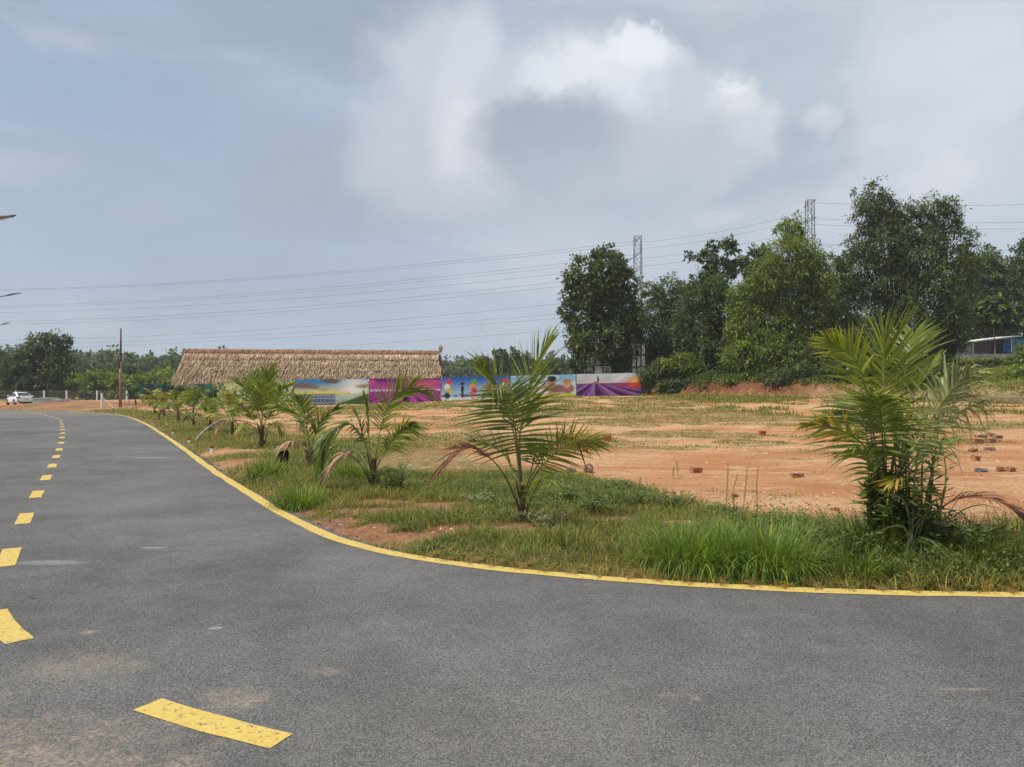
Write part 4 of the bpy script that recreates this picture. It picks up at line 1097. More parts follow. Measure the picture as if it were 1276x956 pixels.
reed('leaning reed with narrow blades at the right beside the rubble', [
    [(0, 0, 0), (.1, 0, .3), (.28, 0, .62)], [(0, 0, 0), (.15, 0, .3), (.45, 0, .42), (.75, -.05, .3)], [(0, 0, 0), (-.1, 0, .25), (-.3, 0, .3)], [(0, 0, 0), (.02, 0, .3), (.05, 0, .55), (.12, 0, .7)], [(0, 0, 0), (.25, -.1, .15), (.5, -.15, .05)]], 4.2, 7.3, 'weed', .014, 2)
# seed stalks behind the tussock
def stalk(label, px, py, H, seed):
    X, Y = G(px, py); rg = random.Random(seed)
    root = empty('seed_stalk', (X, Y, gz(X, Y)), label, 'weed', 'tall thin seed stalks behind the big tussock')
    mb = MB(); p = bez([(0, 0, 0), (rg.uniform(-.03, .03), 0, H * .5), (rg.uniform(-.06, .06), 0, H)], 7)
    mb.tube(p, [.005, .005, .0045, .004, .0035, .003, .002], 4); mb.build('stem', M['rib'], root)
    n = 46; C = []; D = []; U = []
    for j in range(n):
        u = .25 + .73 * j / n; k = u * 6; k0 = min(int(k), 5); q = p[k0].lerp(p[k0 + 1], k - k0); a = j * 2.4
        C.append(tuple(q)); D.append((math.cos(a), math.sin(a), .7)); U.append((-math.sin(a), math.cos(a), 0))
    V, Fq, Cc = leaves(np.array(C), unit(np.array(D)), unit(np.array(U)), np.full(n, .035), np.full(n, .012), tint(n, .8, 1.3, .3))
    link('foliage', mesh_np('foliage', V, Fq, Cc), M['weed_pale'], root)
for i, (px, py, H, lb) in enumerate(((904, 640, .62, 'left tall seed stalk rising behind the big tussock'), (915, 644, .5, 'short seed stalk just right of the tallest one'), (926, 638, .55, 'middle seed stalk behind the big tussock'), (944, 645, .6, 'right seed stalk behind the big tussock'), (845, 598, .28, 'lone small seedling on bare soil beside the dark brick'), (838, 600, .2, 'tiny seedling on bare soil left of the lone seedling'), (795, 620, .25, 'thin stalk at the verge edge between two low weeds'))):
    stalk(lb, px, py, H, i)

# ------------------------------------------------------------------ bricks, stones, markers
def rock(name, label, px, py, sx, sy, sz, mat, seed, brick=True, group=None, tilt=0.15):
    X, Y = G(px, py); rg = random.Random(seed)
    if Y > 20: Y = Y
    bm = bmesh.new(); bmesh.ops.create_cube(bm, size=1.0)
    bmesh.ops.subdivide_edges(bm, edges=bm.edges[:], cuts=3, use_grid_fill=True)
    for v in bm.verts:
        q = v.co.copy()
        if not brick: q = q.lerp(q.normalized() * .62, .55); q.x *= 1 - .5 * max(0, q.z); q.y *= 1 - .5 * max(0, q.z)
        nn = mnoise.noise_vector(q * 3.1 + Vector((seed, 0, 0)))
        q += nn * (.10 if brick else .14)
        if brick and q.x > .2 and q.z > .1 and seed % 2: q.z -= .35 * (q.x - .2)
        v.co = Vector((q.x * sx, q.y * sy, q.z * sz))
    me = bpy.data.meshes.new(name); bm.to_mesh(me); bm.free()
    o = link(name, me, M[mat]); o.location = (X, Y, gz(X, Y) + sz * .38); o.rotation_euler = (rg.uniform(-tilt, tilt), rg.uniform(-tilt, tilt), rg.uniform(-.7, .7))
    return tag(o, label, 'brick' if brick else 'stone', group)
rock('stone', 'pointed brown stone on the soil, right of the centre palm', 733, 592, .17, .15, .19, 'stone', 3, False)
rock('stone', 'small grey stone left of the pointed brown stone', 712, 592, .16, .13, .09, 'stone_grey', 4, False)
rock('brick', 'broken dark red brick on bare soil beside the seedling', 867, 592, .2, .12, .13, 'brick', 5)
rock('brick', 'single orange-red brick lying flat left of the tall right palm', 993, 598, .2, .12, .085, 'brick', 6, True, None, .03)
BG = 'bricks strewn on the soil at right'
for i, (px, py, w, h, mt, lb) in enumerate(((1222, 547, .32, .12, 'stone', 'farthest left lump of the brick rubble row at right'), (1233, 546, .28, .13, 'brick', 'middle lump of the farthest brick rubble row at right'), (1243, 548, .26, .12, 'stone', 'right lump of the farthest brick rubble row at right'),
        (1216, 556, .34, .16, 'brick', 'largest broken brick block at right, second row back'), (1235, 555, .24, .13, 'stone', 'rounded brick lump right of the largest block'), (1212, 566, .20, .10, 'brick', 'flat brick left in the third row of rubble'), (1232, 565, .22, .10, 'stone', 'flat brick right in the third row of rubble'),
        (1215, 577, .20, .12, 'brick', 'tilted brick with white mortar, alone below the third row'), (1222, 591, .19, .085, 'stone_grey', 'dull grey brick left in the nearest row of rubble'), (1246, 591, .13, .09, 'brick', 'half brick in the middle of the nearest row of rubble'), (1259, 591, .16, .09, 'brick', 'split red brick right in the nearest row of rubble'))):
    rock('brick', lb, px, py, w, w * .6, h, mt, 10 + i, True, BG)
for i, (px, py, s, lb) in enumerate(((976, 622, .06, 'small brick piece in the rubble left of the tall palm'), (1040, 640, .10, 'reddish brick piece in the rubble near the tall palm'), (940, 618, .07, 'thin brick shard on the pale rubble behind the seed stalks'), (915, 625, .09, 'flat reddish shard at the left of the pale rubble'), (1125, 648, .07, 'brick piece behind the tall palm trunk'))):
    rock('brick', lb, px, py, s, s * .7, s * .5, 'brick', 30 + i, True, 'brick shards in the rubble')

def peg(label, px, py, group, w=.06, h=.22, Y=None, box=False):
    X, Y = G(px, py); z = gz(X, Y)
    if Y > 20:    # the lot rises: keep the sight line
        for _ in range(4): Y = (EYE - gz(X, Y)) * F / (py - HOR); X = (px - 638) / F * Y
        z = gz(X, Y)
    root = empty('plot_marker', (X, Y, z), label, 'plot marker', group)
    mb = MB(); mb.box(-w, w, -w, w, -.05, h * .6); mb.build('post', M['white_paint'] if not box else M['red_paint'], root, bevel=.006)
    mb = MB(); mb.box(-w * 1.04, w * 1.04, -w * 1.04, w * 1.04, h * .6 + .002, h); mb.build('cap', M['red_paint'], root, bevel=.006)
for px, py, lb in ((216, 541, 'farthest white peg with red top beside the yellow line'), (236, 552, 'middle white peg with red top beside the yellow line'), (264, 565, 'nearest white peg with red top beside the yellow line')):
    peg(lb, px, py, 'white pegs with red tops along the verge', .035, .17)
peg('red marker block on the soil right of the centre palm', 757, 550, 'red marker blocks on the lot', .10, .17, box=True)
peg('red marker block on the soil left of the tall right palm', 950, 543, 'red marker blocks on the lot', .09, .17, box=True)
X, Y = G(823, 668); r_ = empty('flower', (X, Y, gz(X, Y)), 'tiny red flower in the verge left of the big tussock', 'flower')
mb = MB(); mb.tube([(0, 0, 0), (0, 0, .13)], .002, 4); mb.build('stem', M['rib'], r_)
mb = MB()
for k in range(5):
    a = k * 1.257; mb.add([(0, 0, .13), (math.cos(a - .4) * .02, math.sin(a - .4) * .02, .14), (math.cos(a) * .028, math.sin(a) * .028, .138), (math.cos(a + .4) * .02, math.sin(a + .4) * .02, .14)], [(0, 1, 2, 3)])
mb.build('petals', M['red_paint'], r_)
X, Y = G(40, 745); o = link('dry_leaf', mesh_np('dry_leaf', np.array([(-.03, 0, 0), (0, .014, .006), (.03, .004, .02), (0, -.014, .004)]), [np.array([[0, 1, 2, 3]])], np.ones((4, 3)) * .25), M['palm_dead']); o.location = (X, Y, .008)
tag(o, 'small dark curled leaf lying on the asphalt at left', 'leaf')
# loose cut blades lying over the line
n = 3200
sx_ = -0.9 + 6.2 * _rng.random(n); j = np.array([np.argmin(np.abs(EDGE[:, 0] - q) + (EDGE[:, 1] > 8) * 50) for q in sx_])
o_ = -0.30 + 0.36 * _rng.random(n)
x = EDGE[j, 0] + EN[j, 0] * o_; y = EDGE[j, 1] + EN[j, 1] * o_; a = _rng.random(n) * 6.283
D = np.stack([np.cos(a), np.sin(a), .12 * _rng.random(n)], 1); U = np.stack([-np.sin(a), np.cos(a), np.zeros(n)], 1)
L_ = .03 + .07 * _rng.random(n)
stuff('grass_clippings', [leaves(np.stack([x, y, np.full(n, .012)], 1), D, U, L_, np.full(n, .006), tint(n, .7, 1.3, .6) * np.array([.6, .62, .5]))], M['straw'], 'cut grass clippings lying along the yellow line')

# ------------------------------------------------------------------ trees
def tree_mesh(blobs, n, ln, wr, seed, droopy=0.3, clump=0.9, inner=0.35, up=0.2):
    """blobs: (x, y, z, rx, ry, rz); leaves gathered in small sprays through each blob"""
    rg = np.random.default_rng(seed)
    B = np.array(blobs, dtype=float); B[:, 3:6] *= .9 + .16 * rg.random((len(B), 1))
    vol = (B[:, 3] * B[:, 4] * B[:, 5]) ** .72; pr = vol / vol.sum()
    per = 26; nc = max(4, int(n * 1.35) // per)
    k = rg.choice(len(B), nc, p=pr)
    d = unit(rg.normal(0, 1, (nc, 3))); rr = (inner + (1 - inner) * rg.random(nc) ** .55)[:, None]
    rr *= (1 + .22 * np.sin(d[:, :1] * 5 + k[:, None]) + .12 * np.sin(d[:, 2:3] * 9 + d[:, 1:2] * 7))
    cc = B[k, :3] + d * B[k, 3:6] * rr
    cr = clump * (0.4 + .9 * rg.random(nc)) * (B[k, 3:6].mean(1) * .22 + .12)
    C = np.repeat(cc, per, axis=0) + rg.normal(0, 1, (nc * per, 3)) * np.repeat(cr, per)[:, None] * np.array([.62, .62, .42])
    m = len(C); dd = np.repeat(d, per, axis=0)
    D = unit(dd * .6 + rg.normal(0, .7, (m, 3)) + np.array([0, 0, -droopy]))
    U = np.cross(D, unit(rg.normal(0, .6, (m, 3)) + np.array([0, 0, 1 + up]))); U = unit(U)
    L_ = ln * 1.35 * (.6 + .8 * rg.random(m))
    c = np.repeat(tint(nc, .7, 1.3, .2, rg), per, axis=0) * (0.8 + .4 * rg.random((m, 1)))
    return leaves(C, D, U, L_, L_ * wr, c)

def tree(name, label, X, Y, blobs, n, ln, wr, mat, seed, trunk_r=.16, bark='bark', group=None, cat='tree', z=None, droopy=.3, clump=.9, inner=.35, multi=1):
    z0 = gz(X, Y) if z is None else z
    root = empty(name, (X, Y, z0), label, cat, group)
    V, Fq, Cc = tree_mesh(blobs, n, ln, wr, seed, droopy, clump, inner)
    link('crown', mesh_np('crown', V, Fq, Cc), M[mat], root)
    rg = random.Random(seed); mb = MB()
    top = max(b[2] for b in blobs)
    for q in range(multi):
        ox = (q - (multi - 1) / 2) * .6; lean = rg.uniform(-.3, .3)
        b0 = min(blobs, key=lambda b: abs(b[0] - ox)) if multi > 1 else blobs[0]
        p = bez([(ox * .3, 0, -.2), (ox * .6 + lean * .3, 0, top * .3), (b0[0] * .5 + ox * .5, b0[1] * .3, top * .65), (b0[0] * .7, b0[1] * .5, top * .8)], 9)
        mb.tube(p, [trunk_r * (1.0 - .92 * i / 8) for i in range(9)], 7)
    if len(blobs) > 1 or True:
        for b in blobs:
            st = rg.uniform(.25, .55) * max(b[2], .5)
            s = Vector((b[0] * .15, b[1] * .1, st)); e = Vector((b[0], b[1], b[2] + b[5] * .3))
            pth = bez([s, s.lerp(e, .5) + Vector((0, 0, -.05 * top)), e], 6); mb.tube(pth, [trunk_r * .32 * (1 - .8 * i / 5) for i in range(6)], 5, cap=False)
            for w_ in range(2):
                e2 = e + Vector((rg.uniform(-1, 1) * b[3] * .7, rg.uniform(-1, 1) * b[4] * .7, rg.uniform(-.2, .7) * b[5]))
                mb.tube([pth[3], pth[3].lerp(e2, .5) + Vector((0, 0, .1)), e2], [trunk_r * .12, trunk_r * .08, trunk_r * .02], 4, cap=False)
    mb.build('trunk', M[bark], root, smooth=True)
    return root

def tree_px(name, label, Y, bx, blobs_px, n, ln, wr, mat, seed, depth=.8, **kw):
    """blobs given as photo ellipses (cx, cy, rx, ry[, depth offset])"""
    X = (bx - 638) / F * Y; z = kw.pop('z', None)
    z0 = gz(X, Y) if z is None else z
    bl = []
    rg = random.Random(seed * 3)
    for b in blobs_px:
        dp = b[4] if len(b) > 4 else rg.uniform(-1, 1) * b[2] / F * Y * .4
        wx, wy, wz = W(b[0], b[1], Y + dp)
        s = Y / F
        bl.append((wx - X, dp, wz - z0, b[2] * s, b[2] * s * depth, b[3] * s))
    return tree(name, label, X, Y, bl, n, ln, wr, mat, seed, z=z0, **kw)

RG = 'tall trees on the earth bank'
tree_px('tree', 'round dark tree at the left end of the bank grove, standing clear against the sky', 66, 752,
        [(748,340,34,28),(735,365,30,25),(770,350,24,26),(728,398,26,26),(760,385,34,34),(745,425,34,26),(785,400,18,38),(722,430,16,14),(770,440,26,22),(750,318,14,12),(706,390,10,12),(712,350,10,10),(772,325,10,10),(790,440,16,20),(720,455,14,10)], 23000, .24, .5, 'tree_dark', 1, group=RG, trunk_r=.22, multi=2)
tree_px('tree', 'airy grey-green tree right of the first lattice mast', 70, 828,
        [(828,360,24,18),(818,390,28,26),(842,385,22,30),(805,420,22,26),(835,425,30,28),(850,410,18,30),(800,440,18,20),(812,360,14,16),(850,365,14,16),(830,445,34,24),(795,405,14,20)], 19000, .22, .35, 'tree_mid', 2, group=RG, trunk_r=.16, clump=1.0)
tree_px('tree', 'thin-leaved tree with sparse open branches reaching above the grove', 68, 888,
        [(868,320,12,7),(885,312,12,8),(905,308,14,10),(890,335,20,14),(878,350,16,12),(912,335,12,14),(860,362,10,8),(895,360,20,14)], 3800, .26, .5, 'tree_dark', 3, group=RG, trunk_r=.14, clump=1.15, inner=.2)
tree_px('tree', 'very dark leafy tree filling the middle of the bank grove', 64, 885,
        [(885,370,28,24),(872,400,30,30),(905,400,28,34),(880,440,34,30),(915,440,26,30),(855,430,16,24),(895,465,34,16)], 20000, .22, .4, 'tree_dark', 4, group=RG, trunk_r=.18, multi=2)
tree_px('tree', 'bright green conical tree with pointed top in the middle of the grove', 60, 975,
        [(987,288,15,20),(984,318,26,26),(1008,325,24,24),(958,345,30,26),(990,360,34,32),(1022,350,22,32),(935,372,26,28),(968,395,38,32),(1010,400,32,34),(930,410,26,30),(955,435,34,24),(1000,438,40,28),(1035,410,18,40),(925,445,22,22),(980,462,40,16)], 42000, .24, .28, 'tree_light', 5, group=RG, trunk_r=.22, multi=2, droopy=.5)
tree_px('tree', 'small spreading tree top peeping between the thin-leaved tree and the bright conical tree', 76, 942,
        [(945,312,14,8),(935,325,16,10),(955,325,14,12),(945,345,22,14),(940,370,20,18)], 4000, .26, .5, 'tree_mid', 6, group=RG, trunk_r=.12)
tree_px('tree', 'tallest dark tree of the grove with three feathery tops, behind the tall right palm', 60, 1120,
        [(1090,246,22,20),(1084,270,22,22),(1105,268,20,24),(1128,268,22,16),(1165,262,24,20),(1182,272,18,24),(1150,290,34,26),(1100,305,40,30),(1145,325,40,32),(1190,300,24,26),(1198,335,22,28),(1078,330,24,34),(1110,355,40,34),(1160,370,40,34),(1085,385,34,34),(1130,405,40,34),(1185,380,26,36),(1065,425,28,34),(1110,440,40,30),(1165,425,34,32),(1190,420,18,28),(1060,350,14,20),(1206,318,10,16)], 56000, .23, .27, 'tree_dark', 7, group=RG, trunk_r=.25, multi=3, droopy=.5)
tree_px('tree', 'leafy dark tree between the bright conical tree and the tallest tree', 66, 1050,
        [(1048,330,16,16),(1045,360,24,26),(1042,400,26,34),(1050,440,28,30),(1030,460,24,18)], 13000, .24, .4, 'tree_dark', 8, group=RG, trunk_r=.16)
tree_px('tree', 'mid green tree behind the shed at the right edge', 92, 1225,
        [(1225,330,22,20),(1205,355,24,24),(1240,355,26,26),(1262,350,20,26),(1215,385,30,28),(1255,390,28,30),(1285,370,24,34),(1230,410,34,18),(1275,412,26,18)], 22000, .32, .5, 'tree_mid', 9, group='trees behind the shed', trunk_r=.2)
tree_px('tree', 'sparse tree with fine leaves cut by the right picture edge', 84, 1285,
        [(1272,320,12,14),(1285,305,18,18),(1290,335,24,22),(1270,345,12,12)], 4000, .26, .45, 'tree_dark', 10, group='trees behind the shed', trunk_r=.14)
tree_px('tree', 'thin fine-leaved tree just right of the tallest tree, behind the shed', 88, 1190,
        [(1215,335,16,14),(1235,325,14,12),(1205,365,18,22),(1190,400,20,28),(1200,430,22,12)], 6500, .28, .4, 'tree_mid', 11, group='trees behind the shed', trunk_r=.12)
# umbrella-leaved tree with slender pale trunk before the shed
tree_px('big_leaf_tree', 'slender pale-trunked tree with a layered crown of big leaves in front of the shed', 70, 1240,
        [(1235,378,16,7),(1220,390,16,6),(1255,388,18,7),(1240,400,22,6),(1215,405,14,5),(1262,402,14,6)], 2600, .42, .5, 'tree_mid', 12, trunk_r=.06, bark='bark_pale', droopy=.7, clump=.9)
# shrubs along the bank
SG = 'shrubs growing over the earth bank'
for i, (Y, bx, bl, n, mt, lb) in enumerate((
    (63, 812, [(812,468,14,12),(825,458,16,14),(835,470,18,12)], 5200, 'tree_mid', 'bushy shrub at the right end of the printed banners'),
    (62.5, 845, [(848,452,20,12),(850,470,18,12),(865,462,14,14)], 5200, 'tree_light', 'bright-topped shrub on the bank right of the banners'),
    (61, 880, [(880,476,18,8),(895,470,16,10)], 2600, 'tree_mid', 'low shrub over the red earth face under the dark tree'),
    (59, 925, [(925,474,20,9),(945,470,16,11)], 3000, 'tree_light', 'low bright shrub over the middle of the red earth face'),
    (57, 975, [(970,472,24,10),(1000,468,22,12)], 4000, 'tree_dark', 'dark shrub at the base of the bright conical tree'),
    (56, 1035, [(1030,470,22,12),(1055,464,22,16)], 4200, 'tree_dark', 'dark shrub left of the tall palm on the bank'),
    (52, 1170, [(1150,470,30,16),(1185,475,28,16),(1205,488,22,12)], 6000, 'tree_mid', 'wide shrub on the bank behind the tall right palm'),
    (52, 1240, [(1235,480,24,14),(1265,474,24,18),(1250,494,26,10)], 6000, 'tree_light', 'wide green shrub on the slope at the right edge'),
    (60.5, 905, [(895,484,26,7),(915,480,20,9)], 3800, 'tree_dark', 'shaded shrub hanging over the earth face left of the conical tree'),
    (58.5, 950, [(945,484,22,7),(968,482,20,9)], 3800, 'tree_mid', 'leafy shrub hanging over the earth face under the conical tree'),
    (61.5, 838, [(832,484,12,9),(845,480,12,8)], 3000, 'tree_mid', 'shrub tumbling down the earth face beside the last banner'),
    (60, 1225, [(1215,460,22,8),(1250,458,26,9),(1275,456,16,12)], 4200, 'tree_mid', 'low hedge-like shrub just below the shed wall'),
    (66, 772, [(765,452,16,14),(776,440,14,16),(760,465,16,10)], 4200, 'tree_light', 'vine-like shrub climbing over the white sheet fence'),
    (67, 728, [(722,470,16,7),(738,468,12,6)], 1800, 'tree_light', 'yellow-green low shrub under the round dark tree'))):
    tree_px('shrub', lb, Y, bx, bl, n, .17, .5, mt, 60 + i, group=SG, cat='shrub', trunk_r=.05, clump=1.1, inner=.1)
tree_px('shrub', 'small round bush on the wall before the blue shed panel', 66, 1272, [(1276,436,9,7)], 900, .15, .5, 'tree_light', 90, group=SG, cat='shrub', trunk_r=.04, z=4.0)

# left side
tree_px('tree', 'dark broad acacia tree behind the parked white car', 92, 50,
        [(62,424,16,12),(45,432,18,14),(78,440,12,18),(30,445,18,14),(55,452,30,20),(22,462,20,20),(60,475,28,16),(35,482,30,12),(82,425,6,8),(12,470,12,14)], 15000, .30, .4, 'tree_dark', 30, group='trees behind the road end', trunk_r=.25, z=.4)
tree_px('tree', 'leafy tree cut by the left picture edge', 96, -2,
        [(-6,450,14,14),(2,468,12,16),(-14,475,18,16)], 6000, .32, .45, 'tree_mid', 31, group='trees behind the road end', trunk_r=.2, z=.4)
for i, (Y, bx, bl, n, mt, lb) in enumerate((
    (105, 140, [(135,470,18,10),(160,466,16,11),(170,478,12,8)], 6000, 'tree_mid', 'rounded bushy tree behind the fence by the wooden pole'),
    (98, 92, [(90,482,12,7),(112,478,12,8)], 3600, 'tree_light', 'low bright bush behind the fence left of the wooden pole'),
    (97, 122, [(128,486,14,5),(106,487,10,5)], 2400, 'tree_light', 'hedge bush at the foot of the fence'),
    (100, 205, [(210,476,14,8),(190,480,14,7)], 3600, 'tree_mid', 'bush showing above the dark netting'))):
    tree_px('shrub', lb, Y, bx, bl, n, .30, .5, mt, 100 + i, group='bushes behind the far fence', cat='shrub', trunk_r=.06, clump=1.0, inner=.1, z=.4)
LG = 'trees standing out before the far wood'
for i, (bx, bl, n, lb) in enumerate((
    (606, [(606,452,9,6),(600,462,10,7),(612,465,9,7)], 900, 'faint feathery tree, leftmost of those above the beach banner'),
    (626, [(624,442,8,7),(630,452,10,8),(620,458,9,7)], 1020, 'darker twin-topped tree left half, above the beach banner'),
    (642, [(640,440,8,6),(645,450,9,9),(640,461,10,7)], 1020, 'darker twin-topped tree right half, beside the upright palm frond'),
    (660, [(657,450,7,7),(662,460,9,8)], 660, 'small faint tree right of the twin-topped pair'),
    (690, [(692,456,14,7),(680,462,10,7)], 1500, 'low broad tree right of the upright palm frond'))):
    tree_px('tree', lb, 150, bx, bl, n, .55, .6, 'tree_dark', 130 + i, group=LG, trunk_r=.16, clump=1.0, inner=.15, z=1.0)

# far woods: masses of trees
def wood(label, x0, x1, y0, y1, count, hfun, seed, mat, leaf=.9):
    rg = np.random.default_rng(seed); parts = []
    for i in range(count):
        x = x0 + (x1 - x0) * rg.random(); y = y0 + (y1 - y0) * rg.random() ** 1.2
        h = hfun(x / y * F + 638) * (y / ((y0 + y1) / 2)) ** .3 * (.8 + .35 * rg.random()); z0 = 0.8
        w = h * (.28 + .16 * rg.random())
        bl = [(x + rg.normal(0, w * .4), y + rg.normal(0, w * .3), z0 + h * q, w * s, w * s, h * s * .36) for q, s in ((.2, 1.3), (.42, 1.3), (.6, 1.15), (.74, .85))]
        parts.append(tree_mesh(bl, 420, leaf * y / 220, .6, seed * 999 + i, .1, 1.0, .3))
    V, Fq, Cc = merge(parts)
    tag(link('forest', mesh_np('forest', V, Fq, Cc), M[mat]), label, kind='stuff')
wood('dark green wood beyond the fence on the left', -150, -62, 170, 230, 240, lambda p: 9.3, 1, 'tree_mid')
wood('wood running behind the thatched building and banners', -80, 40, 205, 275, 260, lambda p: 9.4, 2, 'tree_mid')
wood('low green scrub behind the fence at the end of the road', -86, -30, 96, 124, 130, lambda p: 3.4, 6, 'tree_light', .9)
wood('wood behind the bank at the right', 38, 230, 150, 230, 110, lambda p: 15.0, 3, 'tree_mid')
wood('wood far to the left behind the road end', -260, -130, 190, 260, 90, lambda p: 12.0, 4, 'tree_mid')
wood('pale distant ridge of trees on the horizon', -330, 180, 430, 520, 230, lambda p: 21.0, 5, 'tree_dark', 1.0)

# ------------------------------------------------------------------ thatched building
def thatch():
    root_label = 'long open building with a straw-thatched roof behind the printed banners'
    A = np.array([-28.9, 63.0]); Bp = np.array([-6.15, 66.0])          # front eave ends
    ax_ = Bp - A; Ln = np.hypot(*ax_); ax_ = ax_ / Ln; nrm = np.array([-ax_[1], ax_[0]])
    ang = math.atan2(ax_[1], ax_[0])
    z0 = 0.5
    root = empty('thatched_building', (A[0], A[1], z0), root_label, 'building', None, ang)
    H_e, H_r, D = 1.72, 4.75, 3.4          # eave, ridge above the ground, half depth
    # solid under-roof, hipped slightly at the left end
    rx0, rx1 = .15, Ln - .42
    V = [(0, 0, H_e), (Ln, 0, H_e), (Ln, 2 * D, H_e), (0, 2 * D, H_e), (rx0, D, H_r), (rx1, D, H_r)]
    mb = MB(); mb.add(V, [(0, 1, 5, 4), (1, 2, 5), (2, 3, 4, 5), (3, 0, 4), (3, 2, 1, 0)])
    straw_dark = plain('thatch_base', (0.26, 0.19, 0.125), .95, .05, .3, 6, bump=.5)
    mb.build('roof_core', straw_dark, root)
    straw = leaf_mat('thatch_straw', (0.50, 0.375, 0.255), .10, .9, .3, .05, hue=(1, .95, .9))
    rg = np.random.default_rng(5)
    def course(t_hi, length, n, y_sign, jitter, bright):
        """one overlapping course of straw on a long slope; t is 0 at the eave, 1 at the ridge"""
        u = rg.random(n); t = t_hi + rg.normal(0, .045, n) * (t_hi < .84) + rg.normal(0, .015, n)
        xx0 = rx0 * t; xx1 = Ln + (rx1 - Ln) * t; X = xx0 + (xx1 - xx0) * u
        slope = np.array([0, -D, -(H_r - H_e)]) / math.hypot(D, H_r - H_e)
        Yp = D * t; Z = H_e + (H_r - H_e) * t
        up = np.array([0, -(H_r - H_e), D]) / math.hypot(D, H_r - H_e)
        P = np.stack([X, Yp, Z], 1) + up * (.06 + .10 * rg.random((n, 1)))
        Dv = np.stack([rg.normal(0, .07, n), np.full(n, slope[1]), np.full(n, slope[2])], 1) + up * (rg.normal(.06, .13, (n, 1)))
        Dv = unit(Dv); U = unit(np.cross(Dv, up + rg.normal(0, .35, (n, 3))))
        L_ = length * (.7 + .5 * rg.random(n)); w = .03 + .05 * rg.random(n)
        nz = fbm(X * 1.1, np.full(n, t_hi * 30), 3); c = (bright * (.75 + .5 * nz) * (.5 + .95 * rg.random(n) ** 1.2))[:, None] * np.array([1, .97, .92])
        if y_sign < 0: P[:, 1] = 2 * D - P[:, 1]; Dv[:, 1] *= -1; U[:, 1] *= -1
        V_ = np.empty((n, 4, 3)); e = U * (w / 2)[:, None]
        V_[:, 0] = P - e * .7; V_[:, 1] = P + e * .7; V_[:, 2] = P + Dv * L_[:, None] + e * .55; V_[:, 3] = P + Dv * L_[:, None] - e * .55
        F_ = (np.arange(n) * 4)[:, None] + np.array([[0, 1, 2, 3]])
        return V_.reshape(-1, 3), [F_], np.repeat(c, 4, axis=0)
    for i, (t, ln, n, br) in enumerate(((0.14, .75, 11000, 1.05), (.32, 1.0, 9000, .92), (.50, 1.0, 9000, .95), (.68, 1.0, 9000, .98), (.86, .9, 9000, 1.03))):
        v, f, c = course(t, ln, n, 1, 0, br); link('thatch_course', mesh_np('thatch_course', v, f, c), straw, root)
    v, f, c = course(.9, 3.5, 3000, -1, 0, 1); link('thatch_back', mesh_np('thatch_back', v, f, c), straw, root)
    # left hip and right gable straw
    for end in (0, 1):
        n = 2600; t = rg.random(n) ** .8; s = rg.random(n)
        if end == 0: X = rx0 * t - .05; Yp = D * t + (2 * D - 2 * D * t) * s; outw = np.array([-1, 0, .25])
        else: X = Ln + (rx1 - Ln) * t + .05; Yp = D * t + (2 * D - 2 * D * t) * s; outw = np.array([1, 0, .15])
        P = np.stack([X, Yp, H_e + (H_r - H_e) * t], 1); Dv = unit(np.stack([rg.normal(0, .1, n) + outw[0] * .25, rg.normal(0, .12, n), np.full(n, -1.0)], 1))
        U = unit(np.cross(Dv, outw + rg.normal(0, .3, (n, 3)))); L_ = .5 + .5 * rg.random(n); w = .06 + .08 * rg.random(n)
        v, f, c = leaves(P + outw * .06, Dv, U, L_, w, (.6 + .7 * rg.random(n))[:, None] * np.ones((1, 3)))
        link('thatch_end', mesh_np('thatch_end', v, f, c), straw, root)
    # ridge cap: upright reddish leaf stalks bound with horizontal poles
    n = 700; X = np.linspace(rx0 - .1, rx1 + .3, n) + rg.normal(0, .02, n); V_ = []; Fs = []
    capm = plain('ridge_stalk', (0.285, 0.160, 0.105), .85, .1, .3, 9)
    mb = MB()
    for k in range(n):
        a = rg.normal(0, .03)
        mb.box(X[k] - .017, X[k] + .017, D - .62 - .01 * rg.random(), D - .58, H_r - .42 + .05 * rg.random(), H_r + .03 + .05 * rg.random())
    sk = mb.build('ridge_cap', capm, root)
    rotm = Matrix.Translation((0, D - .6, H_r - .4)) @ Matrix.Rotation(-R(38), 4, 'X') @ Matrix.Translation((0, -(D - .6), -(H_r - .4)))
    sk.data.transform(rotm)
    dk = plain('ridge_pole', (0.13, 0.055, 0.035), .8, .15, .25, 8)
    v, f, c = course(.99, .55, 5200, 1, 0, .78); link('ridge_thatch', mesh_np('ridge_thatch', v, f, c * np.array([.95, .72, .66])), straw, root)
    for (yy, zz) in ((D - .12, H_r + .02), (D - .42, H_r - .22)):
        mb = MB(); pts = [(rx0 - .2 + (rx1 - rx0 + .5) * i / 24, yy + rg.normal(0, .015), zz + rg.normal(0, .018)) for i in range(25)]
        mb.tube(pts, .035, 6); mb.build('ridge_pole', dk, root)
    # gable top tuft
    n = 160; P = np.stack([rx1 + .2 + .2 * rg.random(n), D + .3 * rg.normal(0, 1, n), H_r - .1 + .2 * rg.random(n)], 1); Dv = unit(np.stack([rg.normal(.1, .2, n), rg.normal(0, .3, n), np.ones(n)], 1))
    v, f, c = leaves(P, Dv, unit(np.cross(Dv, rg.normal(0, 1, (n, 3)))), .35 + .3 * rg.random(n), np.full(n, .05), np.ones((n, 1)) * (.8, .8, .8)); link('gable_tuft', mesh_np('gable_tuft', v, f, c), straw, root)
    for i in range(8):
        for yy in (.55, 2 * D - .55):
            mb = MB(); xx = .6 + i * (Ln - 1.2) / 7; mb.tube([(xx, yy, -.3), (xx, yy, H_e + .25)], .09, 8); mb.build('post', M['pole_low'], root, smooth=True)
thatch()

